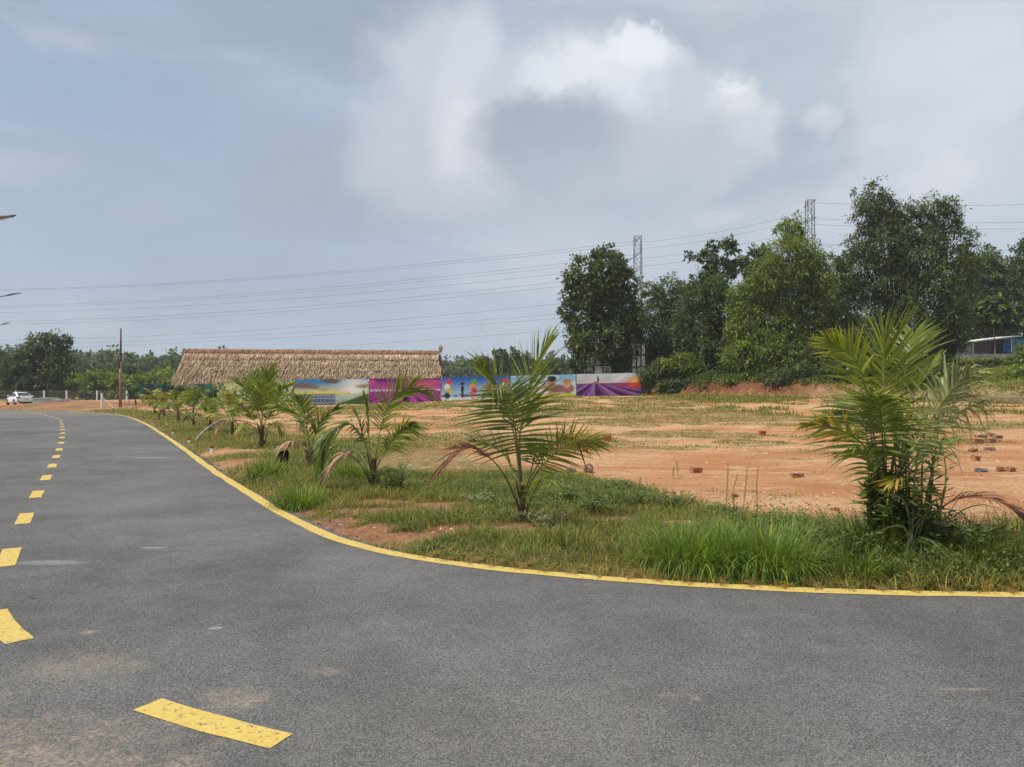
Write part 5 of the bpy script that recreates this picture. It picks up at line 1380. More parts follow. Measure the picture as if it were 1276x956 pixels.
# ------------------------------------------------------------------ printed banners
def lerp3(a, b, t): return np.asarray(a)[None] * (1 - t)[:, None] + np.asarray(b)[None] * t[:, None]
def put(c, m, colr):
    m = np.clip(m, 0, 1)[:, None]; return c * (1 - m) + np.asarray(colr)[None] * m
def ell(u, v, cx, cy, rx, ry, soft=.25):
    return 1 - smooth(1 - soft, 1 + soft, np.sqrt(((u - cx) / rx) ** 2 + ((v - cy) / ry) ** 2))
def pic_garden(u, v):
    n = fbm(u * 26, v * 9, 4); n2 = fbm(u * 60, v * 22, 2)
    c = lerp3((.05, .12, .03), (.45, .55, .16), smooth(.3, .7, n))
    c = put(c, smooth(.60, .68, n2) * .8, (.75, .8, .6)); c = put(c, smooth(.66, .74, fbm(u * 40 + 9, v * 14, 2)), (.03, .06, .02))
    c = put(c, ell(u, v, .22, .85, .12, .2) * .5, (.60, .58, .25)); c = put(c, ell(u, v, .58, .55, .07, .22), (.62, .72, .85)); c = put(c, ell(u, v, .3, .1, .25, .15) * .6, (.55, .5, .4))
    return c
def pic_solar(u, v):
    c = lerp3((.66, .66, .24), (.05, .28, .62), smooth(.45, .95, v)); c = put(c, smooth(.40, .8, u) * smooth(.4, .6, v) * .6, (.62, .78, .80))
    c = put(c, ell(u, v, .80, .72, .14, .32, .9) * .9, (.88, .90, .88))
    n = fbm(u * 9, v * 9, 3)
    for q in ((.08, .76, .20, .13, (.20, .16, .17)), (.25, .68, .09, .06, (.23, .20, .19)), (.50, .96, .12, .10, (.16, .12, .10)), (.40, .60, .08, .04, (.45, .36, .22)), (.95, .72, .12, .07, (.40, .30, .16))):
        c = put(c, ell(u, v + (n - .5) * .12, *q[:4], .5), q[4])
    c = put(c, (1 - smooth(0, .09, np.abs(v - .46))) * (u < .75), (.72, .58, .16))
    g = (v < .42)
    c = put(c, g * 1.0, (.10, .17, .20)); c = put(c, g * smooth(.45, .62, u), (.36, .50, .46)); c = put(c, g * smooth(.52, .7, u) * smooth(.1, .4, v) * .6, (.66, .68, .45))
    gg = ((np.mod(u * 22 + v * 8, 1) < .14) | (np.mod(v * 11 + .2, 1) < .16)) & (u < .58 + .2 * (.4 - v)) & (u > .12) & g
    c = put(c, (g & (u < .55)) * .8, (.045, .085, .15)); c = put(c, gg * .75, (.50, .60, .68))
    gr = (v < (u - .55) * .95) & (v < .42); c = put(c, gr * 1.0, (.055, .12, .03)); c = put(c, (gr & (np.mod(u * 26 - v * 12, 1) < .3)) * .5, (.12, .2, .05))
    return c
def pic_lavender_dusk(u, v):
    n = fbm(u * 5, v * 9, 4)
    c = lerp3((.50, .08, .35), (.16, .015, .16), smooth(.55, 1, v)); c = put(c, smooth(.45, .7, n) * (v > .55) * .7, (.70, .10, .30))
    c = put(c, ell(u, v, .72, .75, .2, .25, .9) * .6, (.75, .12, .25))
    c = put(c, 1 - smooth(.02, .06, np.abs(v - .51)), (.62, .55, .80))
    f = v < .47; r = np.mod((u - .5) / (.52 - v * .9) * 2.6, 1)
    c = put(c, f * 1.0, (.36, .05, .30)); c = put(c, (f & (r < .35)) * .8, (.09, .015, .10)); c = put(c, (f & (r > .6)) * .6, (.55, .08, .42))
    c = put(c, (np.abs(u - .5) < .035) & (v < .5), (.04, .01, .04)); c = put(c, ell(u, v, .5, .52, .05, .12), (.05, .01, .05))
    return c
def pic_beach(u, v):
    c = lerp3((.42, .62, .85), (.03, .12, .48), smooth(.25, 1, v)); c = put(c, (v < .17) * 1.0, (.80, .82, .82))
    c = put(c, ((v > .17) & (v < .27) & (fbm(u * 50, v * 6, 2) > .4)) * .9, (.08, .09, .11))
    c = put(c, ((v < .15) & (fbm(u * 40, v * 20, 2) > .6)) * .6, (.45, .5, .55))
    for cx, colz in ((.09, ((.7, .05, .05), (.85, .85, .80), (.70, .65, .08), (.03, .05, .06))), (.46, ((.10, .42, .12), (.85, .35, .04), (.80, .06, .10), (.85, .15, .25))), (.92, ((.80, .05, .06), (.85, .8, .7), (.8, .3, .05), (.1, .3, .1)))):
        for j, cc in enumerate(colz):
            c = put(c, ell(u, v, cx + .012 * (-1) ** j, .78 - .18 * j, .045 - .004 * (j % 2), .13, .3), cc)
    c = put(c, ell(u, v, .30, .72, .032, .06), (.02, .02, .03)); c = put(c, ell(u, v, .30, .5, .022, .16), (.03, .03, .04)); c = put(c, ell(u, v, .30, .25, .025, .12), (.05, .05, .07))
    c = put(c, ell(u, v, .70, .55, .028, .26), (.75, .07, .16)); c = put(c, ell(u, v, .70, .8, .02, .06), (.85, .4, .25))
    return c
def pic_couple(u, v):
    n = fbm(u * 7, v * 5, 3)
    c = lerp3((.66, .78, .82), (.25, .55, .78), smooth(.3, 1, v)); c = put(c, smooth(.5, .7, n) * .6, (.85, .88, .88))
    c = put(c, (v < .22 + .04 * np.sin(u * 30)) * 1.0, (.66, .60, .06))
    sk = (.42, .20, .12)
    c = put(c, ell(u, v, .55, .38, .16, .20), sk); c = put(c, ell(u, v, .72, .42, .13, .17), (.30, .13, .09)); c = put(c, ell(u, v, .50, .30, .09, .12), (.75, .72, .70))
    c = put(c, ell(u, v, .62, .66, .062, .22), (.48, .25, .16)); c = put(c, ell(u, v, .63, .84, .07, .12), (.02, .015, .012))
    c = put(c, ell(u, v, .88, .42, .10, .2), (.36, .15, .12)); c = put(c, ell(u, v, .87, .60, .058, .17), (.62, .38, .26)); c = put(c, ell(u, v, .87, .72, .075, .10), (.55, .28, .10))
    c = put(c, ell(u, v, .30, .35, .18, .14) * (v > .2), (.70, .74, .80)); c = put(c, ell(u, v, .12, .3, .12, .12), (.20, .30, .55)); c = put(c, ell(u, v, .63, .60, .04, .03), (.3, .08, .06))
    return c
def pic_lavender_sun(u, v):
    c = lerp3((.70, .62, .56), (.64, .70, .74), smooth(.62, .85, v)); c = put(c, ell(u, v, .92, .64, .13, .16, .9), (.85, .32, .05)); c = put(c, ell(u, v, .92, .6, .07, .16, .8), (.95, .65, .2))
    f = v < .60; r = np.mod((u - .28) / np.maximum(.70 - v, .05) * 1.7, 1)
    c = put(c, f * 1.0, (.20, .06, .26)); c = put(c, (f & (r < .4)) * .85, (.05, .012, .08)); c = put(c, (f & (r > .65)) * .7, (.38, .20, .48))
    c = put(c, (f & (u > .6)) * smooth(.25, .6, v) * .6, (.42, .04, .12)); c = put(c, f * ell(u, v, .93, .5, .12, .14, .8), (.75, .08, .03))
    c = put(c, ell(u, v, .33, .76, .014, .15), (.01, .015, .01)); c = put(c, ell(u, v, .30, .62, .05, .05), (.35, .2, .15))
    return c
bA = np.array([-17.13, 58.0]); bB = np.array([11.0, 63.0])
fr = [0.0]
for w in (94, 90, 86, 82, 81): fr.append(fr[-1] + w)
fx = [366 + q for q in fr]
def on_line(px):
    """where the sight line through px crosses the banner line"""
    k = (px - 638) / F; d = bB - bA; t = (k * bA[1] - bA[0]) / (d[0] - k * d[1]); return bA + d * t, t
def banner(label, px0, px1, pic, top0, top1, h=2.0):
    (a, t0), (b, t1) = on_line(px0), on_line(px1)
    z0 = EYE + (HOR - top0) / F * a[1] - h; z1 = EYE + (HOR - top1) / F * b[1] - h
    d = b - a; Ln = np.hypot(*d); d = d / Ln
    root = empty('banner', (a[0], a[1], 0), label, 'banner', 'printed banners standing in a row at the back of the lot', math.atan2(d[1], d[0]))
    nu, nv = 130, 40; u, v = np.meshgrid(np.linspace(0, 1, nu), np.linspace(0, 1, nv)); u = u.ravel(); v = v.ravel()
    sag = (fbm(u * 6, v * 3 + t0 * 10, 2) - .5) * .05
    zz = (z0 + (z1 - z0) * u) + h * v
    i = np.arange(nu * nv).reshape(nv, nu); q = np.stack([i[:-1, :-1].ravel(), i[:-1, 1:].ravel(), i[1:, 1:].ravel(), i[1:, :-1].ravel()], 1)
    link('printed_sheet', mesh_np('printed_sheet', np.stack([.03 + u * (Ln - .06), sag, zz], 1), [q], pic(u, v), True), M['print'], root)
    mb = MB()
    for vv in (0.0, 1.0):
        zA = z0 + h * vv; zB = z1 + h * vv; mb = MB()
        mb.add([(.03, .04, zA - .02), (Ln - .03, .04, zB - .02), (Ln - .03, .09, zB - .02), (.03, .09, zA - .02), (.03, .04, zA + .03), (Ln - .03, .04, zB + .03), (Ln - .03, .09, zB + .03), (.03, .09, zA + .03)], [(0,3,2,1),(4,5,6,7),(0,1,5,4),(1,2,6,5),(2,3,7,6),(3,0,4,7)])
        mb.build('rail', M['frame'], root)
    for k in range(4):
        xx = .06 + (Ln - .12) * k / 3; zt = z0 + (z1 - z0) * xx / Ln; mb = MB(); mb.tube([(xx, .13, zt - .5), (xx, .13, zt + h + .02)], .03, 8); mb.build('post', M['steel'], root)
banner('printed banner of a leafy garden, leftmost, partly hidden by the bushy palm', 270, 365.6, pic_garden, 477, 474, 1.95)
banner('printed banner of solar panels under a blue and golden sky', fx[0], fx[1] - .3, pic_solar, 473.5, 472.4)
banner('printed banner of a magenta sky over purple flower rows, behind the arching palm', fx[1], fx[2] - .3, pic_lavender_dusk, 472.2, 471.6, 1.92)
banner('printed banner of colourful stacked figures on a beach under deep blue sky', fx[2], fx[3] - .3, pic_beach, 470.6, 468.6, 1.95)
banner('printed banner of a smiling couple lying on yellow grass, behind the centre palm', fx[3], fx[4] - .3, pic_couple, 468.6, 466.6)
banner('printed banner of lavender rows with a red sunset, at the right end of the row', fx[4], fx[5], pic_lavender_sun, 466.4, 464.7)

# dark shade netting left of the banners
(a, _), (b, _) = (np.array([-33.2, 64.0]), 0), (np.array([-25.3, 62.5]), 0)
d = b - a; Ln = np.hypot(*d); z0 = gz(a[0], a[1])
root = empty('shade_net', (a[0], a[1], z0), 'dark green shade netting stretched on thin posts left of the banners', 'netting', None, math.atan2(d[1], d[0]))
netm, t, out = new_mat('shade_netting')
p = t.pos(); c = t.mix(t.ss(t.noise(p, .55, 3), .48, .58), (.012, .022, .035), (.012, .085, .05)); t.l.new(bsdf(t, c, .8, .2).outputs[0], out.inputs[0])
nu, nv = 50, 6; u, v = np.meshgrid(np.linspace(0, 1, nu), np.linspace(0, 1, nv)); u = u.ravel(); v = v.ravel()
i = np.arange(nu * nv).reshape(nv, nu); q = np.stack([i[:-1, :-1].ravel(), i[:-1, 1:].ravel(), i[1:, 1:].ravel(), i[1:, :-1].ravel()], 1)
ztop = EYE + (HOR - 478.3) / F * 63.2 - z0
link('net', mesh_np('net', np.stack([u * Ln, (fbm(u * 14, v * 2, 3) - .5) * .25, ztop - .95 + .95 * v - .05 * np.abs(np.sin(u * 12)) * v], 1), [q], None, True), netm, root)
for k in range(5):
    mb = MB(); mb.tube([(Ln * k / 4, .08, -.3), (Ln * k / 4, .08, ztop + .08)], .028, 6); mb.build('post', M['steel'], root)
a = np.array([-26.6, 56.0]); root = empty('net_fence', (a[0], a[1], gz(*a)), 'short low stretch of green mesh among the farthest palms', 'netting')
mb = MB(); mb.box(0, 1.3, -.01, .01, .02, .55); mb.build('net', netm, root)
for k in range(3):
    mb = MB(); mb.tube([(.65 * k, .04, -.1), (.65 * k, .04, .7)], .025, 6); mb.build('post', M['pole_low'], root)

# ------------------------------------------------------------------ wooden pole
X, Y = G(150, 511); z = gz(X, Y); Hh = EYE + (HOR - 409) / F * Y - z
root = empty('wooden_pole', (X, Y, z), 'lone tapering wooden pole at the end of the road, darker toward its top', 'pole')
mb = MB(); mb.tube([(0, 0, -.3), (.01, 0, Hh * .35), (0, 0, Hh * .64)], [.135, .115, .095], 10); mb.build('lower_pole', M['pole_low'], root, smooth=True)
mb = MB(); mb.tube([(-.01, 0, Hh * .56), (0.01, 0, Hh * .62), (.015, 0, Hh * .8), (0.02, 0, Hh)], [.105, .10, .07, .05], 10); mb.build('upper_pole', M['pole_high'], root, smooth=True)
mb = MB(); mb.box(-.13, .02, -.12, -.02, Hh * .5, Hh * .62); mb.build('joint_plate', M['pole_high'], root)

# ------------------------------------------------------------------ far fence at the end of the road
posts = [(-62.0, 84.0), (-57.0, 84.3), (-53.1, 84.5), (-47.6, 84.6), (-43.9, 84.4), (-40.5, 84.0)]
z = [gz(*p) for p in posts]
root = empty('chain_link_fence', (posts[0][0], posts[0][1], z[0]), 'chain-link fence with white concrete posts beyond the end of the road', 'fence')
px_list = [((55, 84)), ((83, 84.4)), ((121, 84.2)), ((158, 83.5)), ((20, 83.8)), ((-16, 83.5))]
pts = sorted([((p - 638) / F * yy, yy) for p, yy in px_list] )
root.location = (0, 0, 0)
for k, (xx, yy) in enumerate(pts):
    zz = gz(xx, yy); mb = MB(); mb.box(xx - .07, xx + .07, yy - .07, yy + .07, zz - .2, 1.62); mb.build('fence_post', M['white_paint'], root, bevel=.02)
for (x0, y0), (x1, y1) in zip(pts[:-1], pts[1:]):
    mb = MB(); z0 = .28; z1 = 1.55; Ls = math.hypot(x1 - x0, y1 - y0); n = int(Ls / .28); hh = z1 - z0
    for k in range(-5, n + 1):
        for sgn in (1, -1):
            s0 = k * .28; s1 = s0 + hh
            ca, cb = (s0, s1) if sgn > 0 else (s1, s0)
            zA, zB = z0, z1
            def cl(s, zq, so, zo):
                if s < 0: r = (0 - s) / (so - s); return 0, zq + (zo - zq) * r
                if s > Ls: r = (Ls - s) / (so - s); return Ls, zq + (zo - zq) * r
                return s, zq
            if max(ca, cb) <= 0 or min(ca, cb) >= Ls: continue
            (sa, za), (sb, zb) = cl(ca, zA, cb, zB), cl(cb, zB, ca, zA)
            P = lambda s, q: (x0 + (x1 - x0) * s / Ls, y0 + (y1 - y0) * s / Ls, q)
            mb.tube([P(sa, za), P(sb, zb)], .008, 3, cap=False)
    for zq in (z0, z1): mb.tube([(x0, y0, zq), (x1, y1, zq)], .015, 4)
    mb.build('wire_mesh', M['steel'], root)
X, Y = G(127, 511); zz = gz(X, Y); Hq = EYE + (HOR - 490) / F * Y - zz
root = empty('corner_post', (X, Y, zz), 'white concrete corner post with a slanting brace near the end of the yellow line', 'post')
mb = MB(); mb.box(-.07, .07, -.07, .07, -.2, Hq); mb.build('post', M['white_paint'], root, bevel=.015)
mb = MB(); mb.tube([(.08, .02, Hq * .68), (.85, .15, .02)], .05, 6); mb.build('brace', M['white_paint'], root)
# concrete pieces stacked on the ground
X, Y = G(58, 508.5); X *= 1; z = gz(X, Y + 8)
root = empty('concrete_slabs', ((70 - 638) / F * 74, 74, gz((70 - 638) / F * 74, 74)), 'heap of grey concrete slabs lying behind the road end', 'concrete slabs')
for k, (a, b, c, dd, rz) in enumerate(((0, 1.9, 0, .18, .05), (.1, 1.7, .2, .36, -.08), (-.7, .9, .38, .5, .12), (-.5, 1.2, .0, .16, .3))):
    mb = MB(); mb.box(a - .8, b - .8, -.35, .35, c, dd, M=Matrix.Rotation(rz, 4, 'Z')); mb.build('slab', M['concrete'], root, bevel=.015)
aq = plain('pale_turquoise', (0.36, 0.50, 0.45), .6, .3, .1, 4)
root = empty('turquoise_tank', ((56 - 638) / F * 78, 78, gz((56 - 638) / F * 78, 78)), 'pale turquoise open tank behind the concrete slabs, right of the white car', 'tank')
mb = MB()
for q in ((-.95, .95, -.5, -.44), (-.95, .95, .44, .5)): mb.box(q[0], q[1], q[2], q[3], 0, .62)
mb.box(-.95, -.89, -.44, .44, 0, .62); mb.box(.89, .95, -.44, .44, 0, .62); mb.box(-.95, .95, -.5, .5, -.06, -.002); mb.build('tub', aq, root)
mb = MB(); mb.box(-1.0, 1.0, -.56, -.5, .56, .66); mb.build('rim', aq, root)
# slanting white pole at left edge
root = empty('slanting_pole', ((3 - 638) / F * 84, 82, .4), 'white pole leaning behind the parked car at the left edge', 'pole')
mb = MB(); mb.tube([(-.6, 0, 1.35), (.45, 0, .62), (.9, 0, .2)], [.06, .06, .06], 8); mb.build('bar', M['white_paint'], root)

# ------------------------------------------------------------------ white car
def car():
    ang = R(137)
    root = empty('parked_car', ((25 - 638) / F * 80, 80.0, 0.02), 'white sedan parked at the end of the road, seen from behind', 'car', None, ang)
    root.location.z = gz(root.location.x, 80) + .01
    wp = plain('white_car_paint', (.78, .78, .78), .25, .5, .03, 2); gl = plain('car_glass', (.02, .025, .03), .1, .8, .02, 2); dk = plain('dark_trim', (.02, .02, .022), .5, .4, .05, 4)
    redl = plain('tail_lamp', (.22, .012, .012), .25, .6, .05, 4); rim = plain('alloy', (.35, .35, .36), .35, .5, .05, 4, .7); ty = plain('tyre_rubber', (.02, .02, .02), .9, .1, .1, 8)
    # lofted body: stations from rear (-2.3) to front (+2.3)
    def loft(st, n=14):
        V = []; Fs = []
        for (x, hw, zb, zt, pw) in st:
            for k in range(n):
                a = 2 * math.pi * (k + .5) / n; cx, sx = math.cos(a), math.sin(a)
                f_ = lambda q: math.copysign(abs(q) ** pw, q)
                V.append((x, hw * f_(cx), (zb + zt) / 2 + (zt - zb) / 2 * f_(sx)))
        for i in range(len(st) - 1):
            for k in range(n):
                a, b = i * n + k, i * n + (k + 1) % n; Fs.append((a, a + n, b + n, b))
        Fs.append(tuple(range(n))); Fs.append(tuple(range((len(st) - 1) * n, len(st) * n))[::-1])
        mb = MB(); mb.add(V, Fs); return mb
    st = [(-2.30, .66, .42, .86, .5), (-2.26, .80, .28, .98, .42), (-2.05, .88, .22, 1.04, .38), (-1.5, .90, .20, 1.02, .36), (-.6, .90, .20, .96, .34), (.6, .90, .20, .93, .34), (1.3, .89, .20, .90, .36), (1.9, .86, .22, .82, .4), (2.2, .76, .28, .70, .45), (2.3, .55, .36, .60, .5)]
    loft(st).build('body', wp, root, smooth=True)
    st = [(-1.75, .66, .90, 1.00, .4), (-1.25, .66, .90, 1.24, .36), (-.75, .64, .90, 1.40, .34), (-.1, .64, .90, 1.44, .34), (.5, .65, .88, 1.36, .36), (1.05, .68, .86, 1.08, .4), (1.35, .68, .85, .92, .4)]
    loft(st).build('roof', wp, root, smooth=True)
    mb = MB(); mb.add([(-1.80, -.58, 1.015), (-1.80, .58, 1.015), (-1.02, .50, 1.37), (-1.02, -.50, 1.37), (-1.74, -.58, 1.00), (-1.74, .58, 1.00), (-.98, .50, 1.35), (-.98, -.50, 1.35)], [(0, 3, 2, 1), (4, 5, 6, 7), (0, 1, 5, 4), (1, 2, 6, 5), (2, 3, 7, 6), (3, 0, 4, 7)]); mb.build('rear_window', gl, root)
    for s in (1, -1):
        mb = MB(); mb.add([(-1.35, s * .70, .98), (1.0, s * .71, .95), (.35, s * .655, 1.32), (-.75, s * .65, 1.33), (-1.35, s * .66, .98), (1.0, s * .67, .95), (.35, s * .61, 1.32), (-.75, s * .61, 1.33)], [(0, 1, 2, 3), (7, 6, 5, 4), (0, 4, 5, 1), (1, 5, 6, 2), (2, 6, 7, 3), (3, 7, 4, 0)]); mb.build('side_window', gl, root)
        mb = MB(); mb.box(-2.32, -2.06, s * .52 - .0, s * .86, .80, .94); mb.build('tail_lamp', redl, root, bevel=.03)
        mb = MB(); mb.box(.62, .80, s * .93 - .09, s * .93 + .09, .96, 1.08); mb.build('wing_mirror', wp, root, bevel=.03)
        for xx in (-1.38, 1.36):
            w = bpy.data.objects.new('wheel', None); COL.objects.link(w); w.parent = root; w.location = (xx, s * .80, .32)
            mb = MB(); mb.tube([(0, -.11, 0), (0, -.10, 0), (0, .10, 0), (0, .11, 0)], [.28, .325, .325, .28], 20); mb.build('tyre', ty, w, smooth=False)
            mb = MB(); mb.tube([(0, s * .108, 0), (0, s * .125, 0)], [.20, .18], 14); mb.build('rim', rim, w)
            mb = MB(); mb.tube([(xx, s * .885, .36), (xx, s * .908, .36)], [.37, .37], 18); mb.build('wheel_arch', dk, root)
    mb = MB(); mb.box(-2.33, -2.2, -.55, .55, .26, .42); mb.build('rear_diffuser', dk, root, bevel=.03)
    mb = MB(); mb.box(-2.335, -2.28, -.25, .25, .66, .78); mb.build('number_plate', plain('plate', (.6, .6, .58), .5, .3, .05, 6), root)
    mb = MB(); mb.box(-2.22, -2.06, -.74, .74, 1.035, 1.065); mb.build('boot_lip', wp, root, bevel=.01)
    for s in (1, -1):
        mb = MB(); mb.box(-2.33, -2.2, s * .62 - .08, s * .62 + .1, .42, .52); mb.build('bumper_vent', dk, root, bevel=.015)
car()

# ------------------------------------------------------------------ street lamps (poles stand just left of the view)
def lamp(label, px, py, Y, X0):
    tip = W(px, py, Y); H = tip[2]; z = 0.0
    root = empty('street_lamp', (X0, Y, z), label, 'street lamp', 'street lamps along the far side of the road')
    mb = MB(); mb.tube([(0, 0, 0), (0, 0, H - .9), (0, 0, H - .55)], [.10, .06, .05], 10); mb.build('pole', M['steel'], root, smooth=True)
    L_ = tip[0] - X0; mb = MB(); mb.tube(bez([(0, 0, H - .6), (L_ * .3, 0, H - .35), (L_ * .72, 0, H - .16)], 8), .032, 8); mb.build('arm', M['black'], root, smooth=True)
    mb = MB(); s = .7
    c0 = Vector((L_ * .68, 0, H - .20)); c1 = Vector((L_, 0, H)); dirv = (c1 - c0)
    V = []
    for t_, w, th in ((0, .05, .05), (.15, .10, .07), (.45, .13, .075), (.8, .11, .045), (1, .05, .02)):
        c = c0 + dirv * t_; V += [c + Vector((0, -w, 0)), c + Vector((0, w, 0)), c + Vector((0, w * .8, th)), c + Vector((0, -w * .8, th))]
    Fs = []
    for i in range(4):
        for k in range(4): a, b = 4 * i + k, 4 * i + (k + 1) % 4; Fs.append((a, b, b + 4, a + 4))
    Fs += [(3, 2, 1, 0), (16, 17, 18, 19)]; mb.add(V, Fs); hd = mb.build('lamp_head', M['black'], root)
    mb = MB(); a = c0 + dirv * .3; b = c0 + dirv * .8
    mb.add([a + Vector((0, -.08, -.012)), a + Vector((0, .08, -.012)), b + Vector((0, .07, -.012)), b + Vector((0, -.07, -.012))], [(0, 1, 2, 3)]); mb.build('lens', M['lens'], hd)
    mb = MB(); mb.box(-.2, .2, -.2, .2, -.05, .12); mb.build('base', M['concrete'], root, bevel=.02)
lamp('nearest street lamp, highest of the three heads at the left edge', 18, 268, 27, -20.8)
lamp('middle street lamp head at the left edge', 26, 365, 49, -35.6)
lamp('farthest street lamp, lowest of the three heads at the left edge', 12, 402, 70, -49.8)

# ------------------------------------------------------------------ lattice masts and power lines
def mast(label, px, py_top, Y, w0, w1, z0):
    X, _, zt = W(px, py_top, Y); root = empty('lattice_mast', (X, Y, z0), label, 'pylon', 'steel lattice masts behind the grove')
    H = zt - z0; n = int(H / 1.6)
    mb = MB()
    cw = lambda t_: (w0 + (w1 - w0) * t_) / 2
    for sx_, sy_ in ((1, 1), (1, -1), (-1, 1), (-1, -1)):
        leg = MB(); leg.tube([(sx_ * cw(0), sy_ * cw(0), -.2), (sx_ * cw(1), sy_ * cw(1), H)], .075, 4); leg.build('leg', M['mast_steel'], root)
    for i in range(n):
        t0, t1 = i / n, (i + 1) / n; a, b = cw(t0), cw(t1)
        for (p, q) in (((1, 1), (1, -1)), ((1, -1), (-1, -1)), ((-1, -1), (-1, 1)), ((-1, 1), (1, 1))):
            if i % 2: p, q = q, p
            mb.tube([(p[0] * a, p[1] * a, t0 * H), (q[0] * b, q[1] * b, t1 * H)], .04, 3, cap=False)
            mb.tube([(p[0] * b, p[1] * b, t1 * H), (q[0] * b, q[1] * b, t1 * H)], .035, 3, cap=False)
    o = mb.build('bracing', M['mast_steel'], root)
    for k, zz in enumerate((H - .6, H - 3.5, H - 6.4, H - 9.3)):
        m2 = MB(); m2.tube([(0, -2.6, zz), (0, 2.6, zz)], .06, 4); m2.tube([(0, -2.6, zz), (0, 0, zz + .55), (0, 2.6, zz)], .04, 4); m2.build('crossarm', M['mast_steel'], root)
    return X, zt
mast('nearer-looking thin lattice mast rising right of the round dark tree', 795, 294, 140, 1.9, 1.25, .8)
mast('second lattice mast rising behind the bright conical tree', 1010, 249, 125, 1.7, 1.05, .8)
def wire(label, P, sag, r=.035):
    r *= .72
    (x0, y0, z0), (x1, y1, z1) = P; pts = []
    for i in range(41):
        t_ = i / 40; pts.append((x0 + (x1 - x0) * t_, y0 + (y1 - y0) * t_, z0 + (z1 - z0) * t_ - sag * 4 * t_ * (1 - t_)))
    mb = MB(); mb.tube(pts, r, 4); o = mb.build('power_line', M['wire'], None)
    return tag(o, label, 'power line', 'overhead power lines crossing the sky')
names = ('topmost', 'second', 'third', 'fourth', 'fifth', 'sixth', 'seventh', 'lowest')
for k, (yr, yl, dyp) in enumerate(((300, 352, -2.6), (304, 353, 2.6), (317, 374, -2.6), (322, 376, 2.6), (330, 381, 0), (340, 392, -2.6), (346, 396, 2.6), (368, 414, 0))):
    a = W(795, yr, 140 + dyp); b = W(-300, yl, 250 + dyp); b = (b[0], 250 + dyp, b[2])
    wire('%s overhead wire running left from the first lattice mast' % names[k], (a, b), 5.2, .036)
for k, (yr, yl) in enumerate(((398, 436), (412, 452), (392, 432))):
    wire('%s thin wire low over the thatched roof' % ('middle', 'lowest', 'highest')[k], (W(900, yr - 18, 120), W(-260, yl, 210)), 2.6, .028)
for k, (y1_, y2_) in enumerate(((302, 262), (310, 270), (322, 284), (332, 292))):
    wire('%s wire strung between the two lattice masts' % names[k], (W(795, y1_, 140), W(1010, y2_, 125)), .8, .03)
for k, (y1_, y2_) in enumerate(((252, 244), (272, 268), (279, 277), (303, 306))):
    wire('%s wire running right from the second lattice mast' % names[k], (W(1010, y1_, 125), W(1500, y2_, 110)), .9, .03)
# distant H-frame pylon
X, Y = (108 - 638) / F * 470, 470; root = empty('distant_pylon', (X, Y, 1), 'faint H-shaped pylon on the horizon left of the wooden pole', 'pylon')
for s in (-1, 1):
    mb = MB(); mb.tube([(s * 4.6, 0, 0), (s * 3.8, 0, 25)], [.35, .28], 5)
    for i in range(8): mb.tube([(s * 4.6 - .5 * (-1) ** i, 0, i * 3), (s * 4.6 + .5 * (-1) ** i, 0, i * 3 + 3)], .12, 3)
    mb.build('leg', M['steel'], root)
mb = MB(); mb.tube([(-9, 0, 24.4), (-4, 0, 25.2), (4, 0, 25.2), (9, 0, 24.4)], .28, 5); mb.build('crossarm', M['steel'], root)
mb = MB(); mb.tube([(-4.3, 0, 12), (4.1, 0, 20)], .15, 4); mb.tube([(4.3, 0, 12), (-4.1, 0, 20)], .15, 4); mb.build('bracing', M['steel'], root)

# ------------------------------------------------------------------ white sheet fence in the trees
def sheet_wall(label, px0, px1, pt, pb, Y, cols_, rows):
    x0, _, zt = W(px0, pt, Y); x1, _, zb = W(px1, pb, Y)
    root = empty('sheet_fence', (x0, Y, zb - .6), label, 'fence', 'old white sheet panels among the trees'); h = zt - zb + .6; w = (x1 - x0) / cols_
    sm = plain('old_white_sheet', (.72, .71, .69), .7, .3, .18, 1.5)
    for i in range(cols_):
        hh = h / rows
        for j in range(rows):
            mb = MB(); mb.box(i * w + .03, (i + 1) * w - .03, 0, .03, j * hh + .03, (j + 1) * hh - .03); mb.build('panel', sm, root)
    for i in range(cols_ + 1):
        mb = MB(); mb.tube([(i * w, -.06, 0), (i * w + .05, -.06, h + .1)], .05, 5); mb.build('upright', M['pole_high'], root)
    for j in range(rows + 1):
        mb = MB(); mb.tube([(-.1, -.12, j * h / rows), (cols_ * w + .1, -.12, j * h / rows + .08)], .045, 5); mb.build('cross_rail', M['pole_high'], root)
sheet_wall('white sheet panels framed by dark poles, right part showing between the trees', 787, 804, 428, 464, 65, 3, 3)
sheet_wall('white sheet panels half hidden by vines, left part under the round dark tree', 740, 762, 437, 466, 65.5, 2, 2)

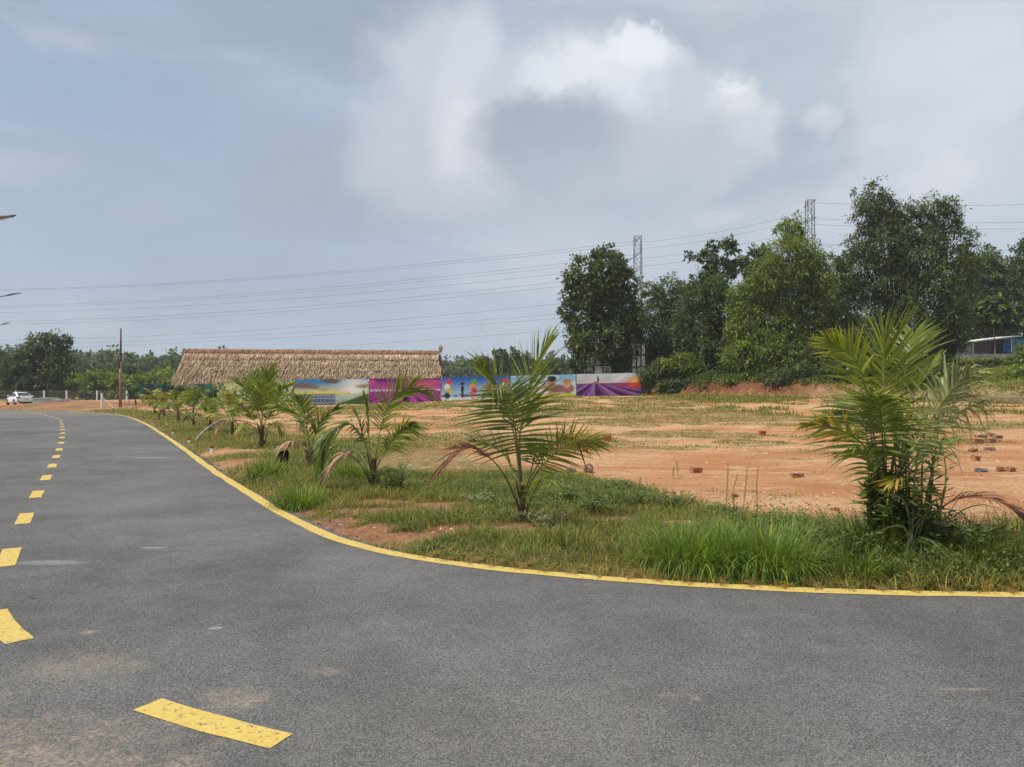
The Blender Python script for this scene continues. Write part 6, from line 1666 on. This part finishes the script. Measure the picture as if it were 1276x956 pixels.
# ------------------------------------------------------------------ shed on the hill at right
def shed():
    Y = 72.0; x0, _, zt = W(1186, 431, Y); zb = EYE + (HOR - 449) / F * Y; s = Y / F
    root = empty('shed', (x0, Y, zb), 'long low shed with patched blue and brown walls and white roof edge', 'shed')
    root.rotation_euler = (0, 0, R(-3)); Lw = 11.0; D = 4.0
    mb = MB(); mb.box(0, Lw, 0, D, -1.4, .62); wl = mb.build('base_wall', plain('whitewashed_wall', (.66, .65, .62), .85, .2, .12, 2, bump=.2), root)
    mb = MB(); mb.box(-.05, Lw + .05, -.05, -.004, -1.4, -.02); mb.build('plinth', M['concrete'], root)
    inner = plain('dark_inside', (.03, .028, .026), .9, .1, .1, 2); mb = MB(); mb.box(.1, Lw - .1, .15, D - .1, .63, 1.5); mb.build('dark_interior_block', inner, root)  # near-black block, the shed's unlit interior put in as colour
    pal = [((.25, .33, .43), 3), ((.42, .40, .40), 2), ((.16, .13, .13), 7), ((.07, .045, .045), 4), ((.07, .17, .40), 2), ((.13, .30, .52), 3), ((.30, .28, .26), 4)]
    widths = [1.05, .85, 1.75, 1.1, .75, 1.4, 3.6]; xx = .12; k = 0
    for (c, n), w in zip(pal, widths):
        mt = plain('wall_sheet', c, .75, .2, .3, 5)
        for i in range(n):
            pw = w / n; top = min(1.44 + .125 * xx, 2.12)
            mb = MB(); mb.box(xx + .008, xx + pw - .008, .02 + .015 * (i % 2), .07 + .015 * (i % 2), .625, top); mb.build('wall_board', mt, root); xx += pw
    for i in (0.02, 2.0, 5.6, 8.0, 10.8):
        mb = MB(); mb.box(i, i + .10, -.03, .015, .625, min(1.44 + .125 * i, 2.12)); mb.build('post', M['white_paint'], root)
    wr = plain('white_sheet_roof', (.72, .74, .74), .5, .3, .08, 3)
    for (a, b, za, zb_) in ((-.4, 2.35, 1.42, 1.74), (2.1, 6.4, 1.74, 2.26)):
        mb = MB(); mb.add([(a, -.5, za), (b, -.5, zb_), (b, D, zb_ + .15), (a, D, za + .15), (a, -.5, za + .10), (b, -.5, zb_ + .10), (b, D, zb_ + .25), (a, D, za + .25)], [(0,3,2,1),(4,5,6,7),(0,1,5,4),(1,2,6,5),(2,3,7,6),(3,0,4,7)]); mb.build('roof', wr, root)
    br = plain('rusty_roof', (.16, .11, .09), .85, .2, .25, 4); mb = MB(); mb.box(6.45, Lw + .3, -.3, D, 2.14, 2.22); mb.build('roof', br, root)
shed()
# low concrete ledge at the foot of the slope
a = W(1200, 517, 46.5); root = empty('ledge', (a[0], 46.2, gz(a[0], 46.2) - .1), 'low brown earth-stained concrete ledge at the foot of the slope, right edge', 'ledge', None, R(-28))
lm = plain('stained_concrete', (.30, .20, .13), .9, .15, .2, 4, bump=.4)
for i in range(5):
    mb = MB(); mb.box(i * 1.6, i * 1.6 + 1.58, 0, .35, 0, .5 - .02 * (i % 2)); mb.build('block', lm, root, bevel=.02)

# ------------------------------------------------------------------ haze
mb = MB(); mb.box(-640, 640, -640, 640, -3.0, 44.0)
hz, t, out = new_mat('haze_air')
pv = t.n.new('ShaderNodeVolumePrincipled'); pv.inputs['Color'].default_value = (.80, .87, .95, 1); pv.inputs['Density'].default_value = 0.00048; pv.inputs['Anisotropy'].default_value = 0.2
t.l.new(pv.outputs[0], out.inputs['Volume'])
tag(mb.build('haze', hz), 'thin pale haze in the air', kind='stuff')
